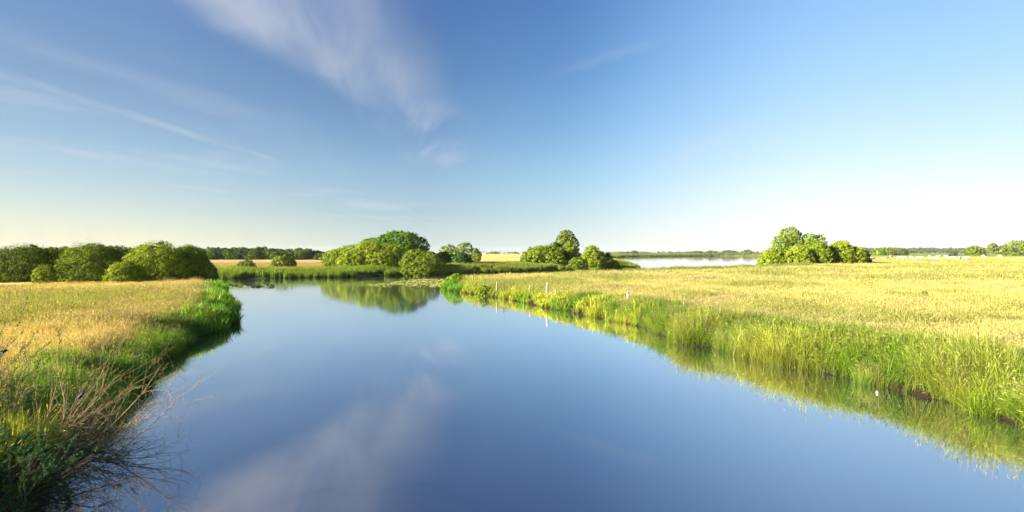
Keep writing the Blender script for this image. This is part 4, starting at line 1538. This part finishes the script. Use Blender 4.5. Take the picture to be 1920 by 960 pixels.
# 3: green tamarisk in the corner, sprawling over the water
b0 = np.array([-7.9, 7.9, gz_at(-7.9, 7.9)])
root = empty('tamarisk', b0)
tag(root, 'green feathery tamarisk in the lower left corner sprawling over the water', 'shrub')
tw = Twigs(922)
rng = np.random.default_rng(921)
for i in range(30):
    p = np.array([rng.normal(0, .35), rng.normal(0, .3), -.08])
    an = rng.uniform(-.05, .75)
    d = np.array([math.cos(an), rng.normal(-.05, .30), math.sin(an) * .75])
    tw.grow(p, d, rng.uniform(.8, 1.9), rng.uniform(.006, .016), 2, (0, 0, .015), .42, 5)
V, F = join(tw.parts)
obj('twigs', make_mesh('twigs', V, F, M['dark_twig'], smooth=True), root)
tg = Twigs(923)
for i in range(46):
    p = np.array([rng.normal(-.1, .5), rng.normal(-.1, .4), -.05])
    d = np.array([rng.uniform(-.3, 1.0), rng.normal(0, .3), rng.uniform(.4, 1.1)])
    tg.grow(p, d, rng.uniform(.6, 1.1), .006, 2, (0, 0, .03), .25, 4)
V, F, T = feathers(tg.tips, rng, .95, 120, .05, .0032, .55)
V2, F2, T2 = feathers(tw.tips, rng, .12, 60, .045, .003, .65, .5)
Vj, Fj = join([(V, F), (V2, F2)])
obj('foliage', make_mesh('foliage', Vj, Fj, M['feather'], fattr={'tone': np.concatenate([T, T2])}), root)
V, F = join(tg.parts)
obj('green_shoots', make_mesh('green_shoots', V, F, M['grey_twig'], smooth=True), root)

# brush pile of dead branches under the pale willow on the far bank
rng = np.random.default_rng(931)
Y = 96.5
root = empty('brush_pile', (X(818, Y), Y, gz_at(X(818, Y), Y)))
tag(root, 'tangle of dead grey branches at the water right of the pale willow', 'branches')
tw = Twigs(932)
for i in range(22):
    p = np.array([rng.normal(0, .9), rng.normal(0, .5), 0])
    a_ = rng.uniform(0, 6.28)
    tw.grow(p, (math.cos(a_), math.sin(a_) * .4, rng.uniform(.1, .8)), rng.uniform(.9, 1.8), .035, 1, (0, 0, -.03), .5, 3)
V, F = join(tw.parts)
obj('dead_branches', make_mesh('dead_branches', V, F, M['grey_twig'], smooth=True), root)


# ============================================================ birds on the twigs
def lathe(profile, k=10, squash=1.0):
    """profile rows (y, z, r): body of round sections along +Y"""
    V, F = [], []
    for y, z, r in profile:
        for j in range(k):
            a = 2 * math.pi * j / k
            V.append((r * math.cos(a) * squash, y, z + r * math.sin(a)))
    n = len(profile)
    for i in range(n - 1):
        for j in range(k):
            F.append((i * k + j, i * k + (j + 1) % k, (i + 1) * k + (j + 1) % k, (i + 1) * k + j))
    return np.array(V), np.array(F)


def bird(loc, rz, pitch, back, belly, label):
    root = empty('bird', loc)
    root.rotation_euler = (pitch, 0, rz)
    tag(root, label, 'bird')
    V, F = lathe([(-.085, -.004, .003), (-.07, -.002, .014), (-.04, 0, .026), (-.01, 0, .033), (.02, .002, .034), (.045, .008, .028), (.058, .014, .023), (.072, .018, .024), (.088, .019, .019), (.098, .018, .008), (.101, .018, .001)])
    zc_ = V[F].mean(1)
    idx = ((zc_[:, 2] < -.002) & (zc_[:, 1] < .05)).astype(int)
    obj('body', make_mesh('body', V, F, [back, belly], midx=idx, smooth=True), root)
    V, F = lathe([(.098, .016, .006), (.108, .015, .004), (.117, .013, .0005)], 6)
    obj('beak', make_mesh('beak', V, F, M['beak'], smooth=True), root)
    for s in (-1, 1):
        V = np.array([(s * .030, .045, .012), (s * .037, .0, .010), (s * .030, -.05, .006), (s * .010, -.115, .004), (s * .014, -.04, .028), (s * .022, .03, .026)])
        V2 = V + np.array([s * .004, 0, .003])
        Fq = [(0, 1, 4, 5), (1, 2, 3, 4), (6, 11, 10, 7), (7, 10, 9, 8)]
        obj('wing', make_mesh('wing', np.concatenate([V, V2]), Fq, back), root)
        V = np.array([(s * .002, -.07, .004), (s * .012, -.075, .0), (s * .022, -.165, -.012), (s * .016, -.168, -.013), (s * .004, -.115, -.006)])
        Vb = V - np.array([0, 0, .003])
        tm = bpy.data.meshes.new('tail_feather')
        tm.from_pydata([tuple(q) for q in np.concatenate([V, Vb])], [], [(0, 1, 2, 3, 4), (9, 8, 7, 6, 5), (0, 5, 6, 1), (1, 6, 7, 2), (2, 7, 8, 3), (3, 8, 9, 4), (4, 9, 5, 0)])
        tm.materials.append(back)
        obj('tail_feather', tm, root)
        st = tube([(s * .010, .0, -.028), (s * .011, .004, -.045), (s * .012, .014, -.047)], [.0022, .002, .0016], 4)
        obj('leg', make_mesh('leg', *st, M['beak']), root)
    return root




Yb = 8.6
bx, bz = X(1, Yb), Z(661, Yb)
bird((bx, Yb, bz), math.radians(-80), .15, M['bird_black'], M['bird_white'], 'black and white bird perched at the very left picture edge')
Yb2 = 9.9
cx_, cz_ = X(152, Yb2), Z(742, Yb2)
bird((cx_, Yb2, cz_), math.radians(-60), .75, M['bird_blue'], M['bird_blue'], 'dark navy bird perched among the straw-coloured dead twigs')
for (loc, par, nm) in (((bx, Yb, bz - .052), tam_root, 'perch_twig'), ((cx_, Yb2, cz_ - .058), dead_root, 'perch_twig')):
    par_o = par
    p0 = np.array(par_o.location)
    p1 = np.array(loc)
    t = np.linspace(0, 1.18, 10)
    path = p0 * 0 + (p1 - p0) * t[:, None] + np.array([0, 0, .22]) * (np.sin(np.clip(t, 0, 1) * np.pi))[:, None]
    obj(nm, make_mesh(nm, *tube(path, .010 * (1 - .6 * t / 1.18), 5), M['grey_twig'], smooth=True), par_o)

# ============================================================ white flower over the water by the right bank
Yf = 15.2
fx, fz = X(1643, Yf), Z(735, Yf)
root = empty('white_flower', (fx, Yf, fz))
tag(root, 'small white bloom hanging just above the water under the right bank', 'flower')
for i in range(5):
    a_ = i * 2 * math.pi / 5
    c, s = math.cos(a_), math.sin(a_)
    rowsV = []
    for t, w_ in ((.004, .005), (.018, .016), (.031, .018), (.040, .007)):
        for q in (-1, 0, 1):
            rx, ry = t, q * w_
            rowsV.append((rx * c - ry * s, -.03 * (t / .066) ** 2 - abs(q) * .006, rx * s + ry * c))
    Fq = [(i_ * 3 + j_, i_ * 3 + j_ + 1, (i_ + 1) * 3 + j_ + 1, (i_ + 1) * 3 + j_) for i_ in range(3) for j_ in range(2)]
    obj('petal', make_mesh('petal', np.array(rowsV), np.array(Fq), M['petal'], smooth=True), root)
st = tube([(0, .005, 0), (.03, .12, .10), (.10, .32, .16), (.16, .5, .1)], [.005, .005, .004, .004], 5)
obj('flower_stem', make_mesh('flower_stem', *st, M['feather'] if False else M['grey_twig']), root)

# ============================================================ evening haze: one box of thin air around everything
V, F = box(-3000, 3000, -200, 2600, -2.6, 24)
m, k, out = new_mat('thin_air')
pv = k.node('ShaderNodeVolumePrincipled')
pv.inputs['Color'].default_value = (0.80, 0.90, 1.0, 1)
pv.inputs['Density'].default_value = 0.000045
pv.inputs['Anisotropy'].default_value = 0.0
k.l.new(pv.outputs[0], out.inputs['Volume'])
tag(obj('haze', make_mesh('haze', V, F, m)), 'thin evening haze paling the far woods on the horizon', 'haze', kind='stuff')
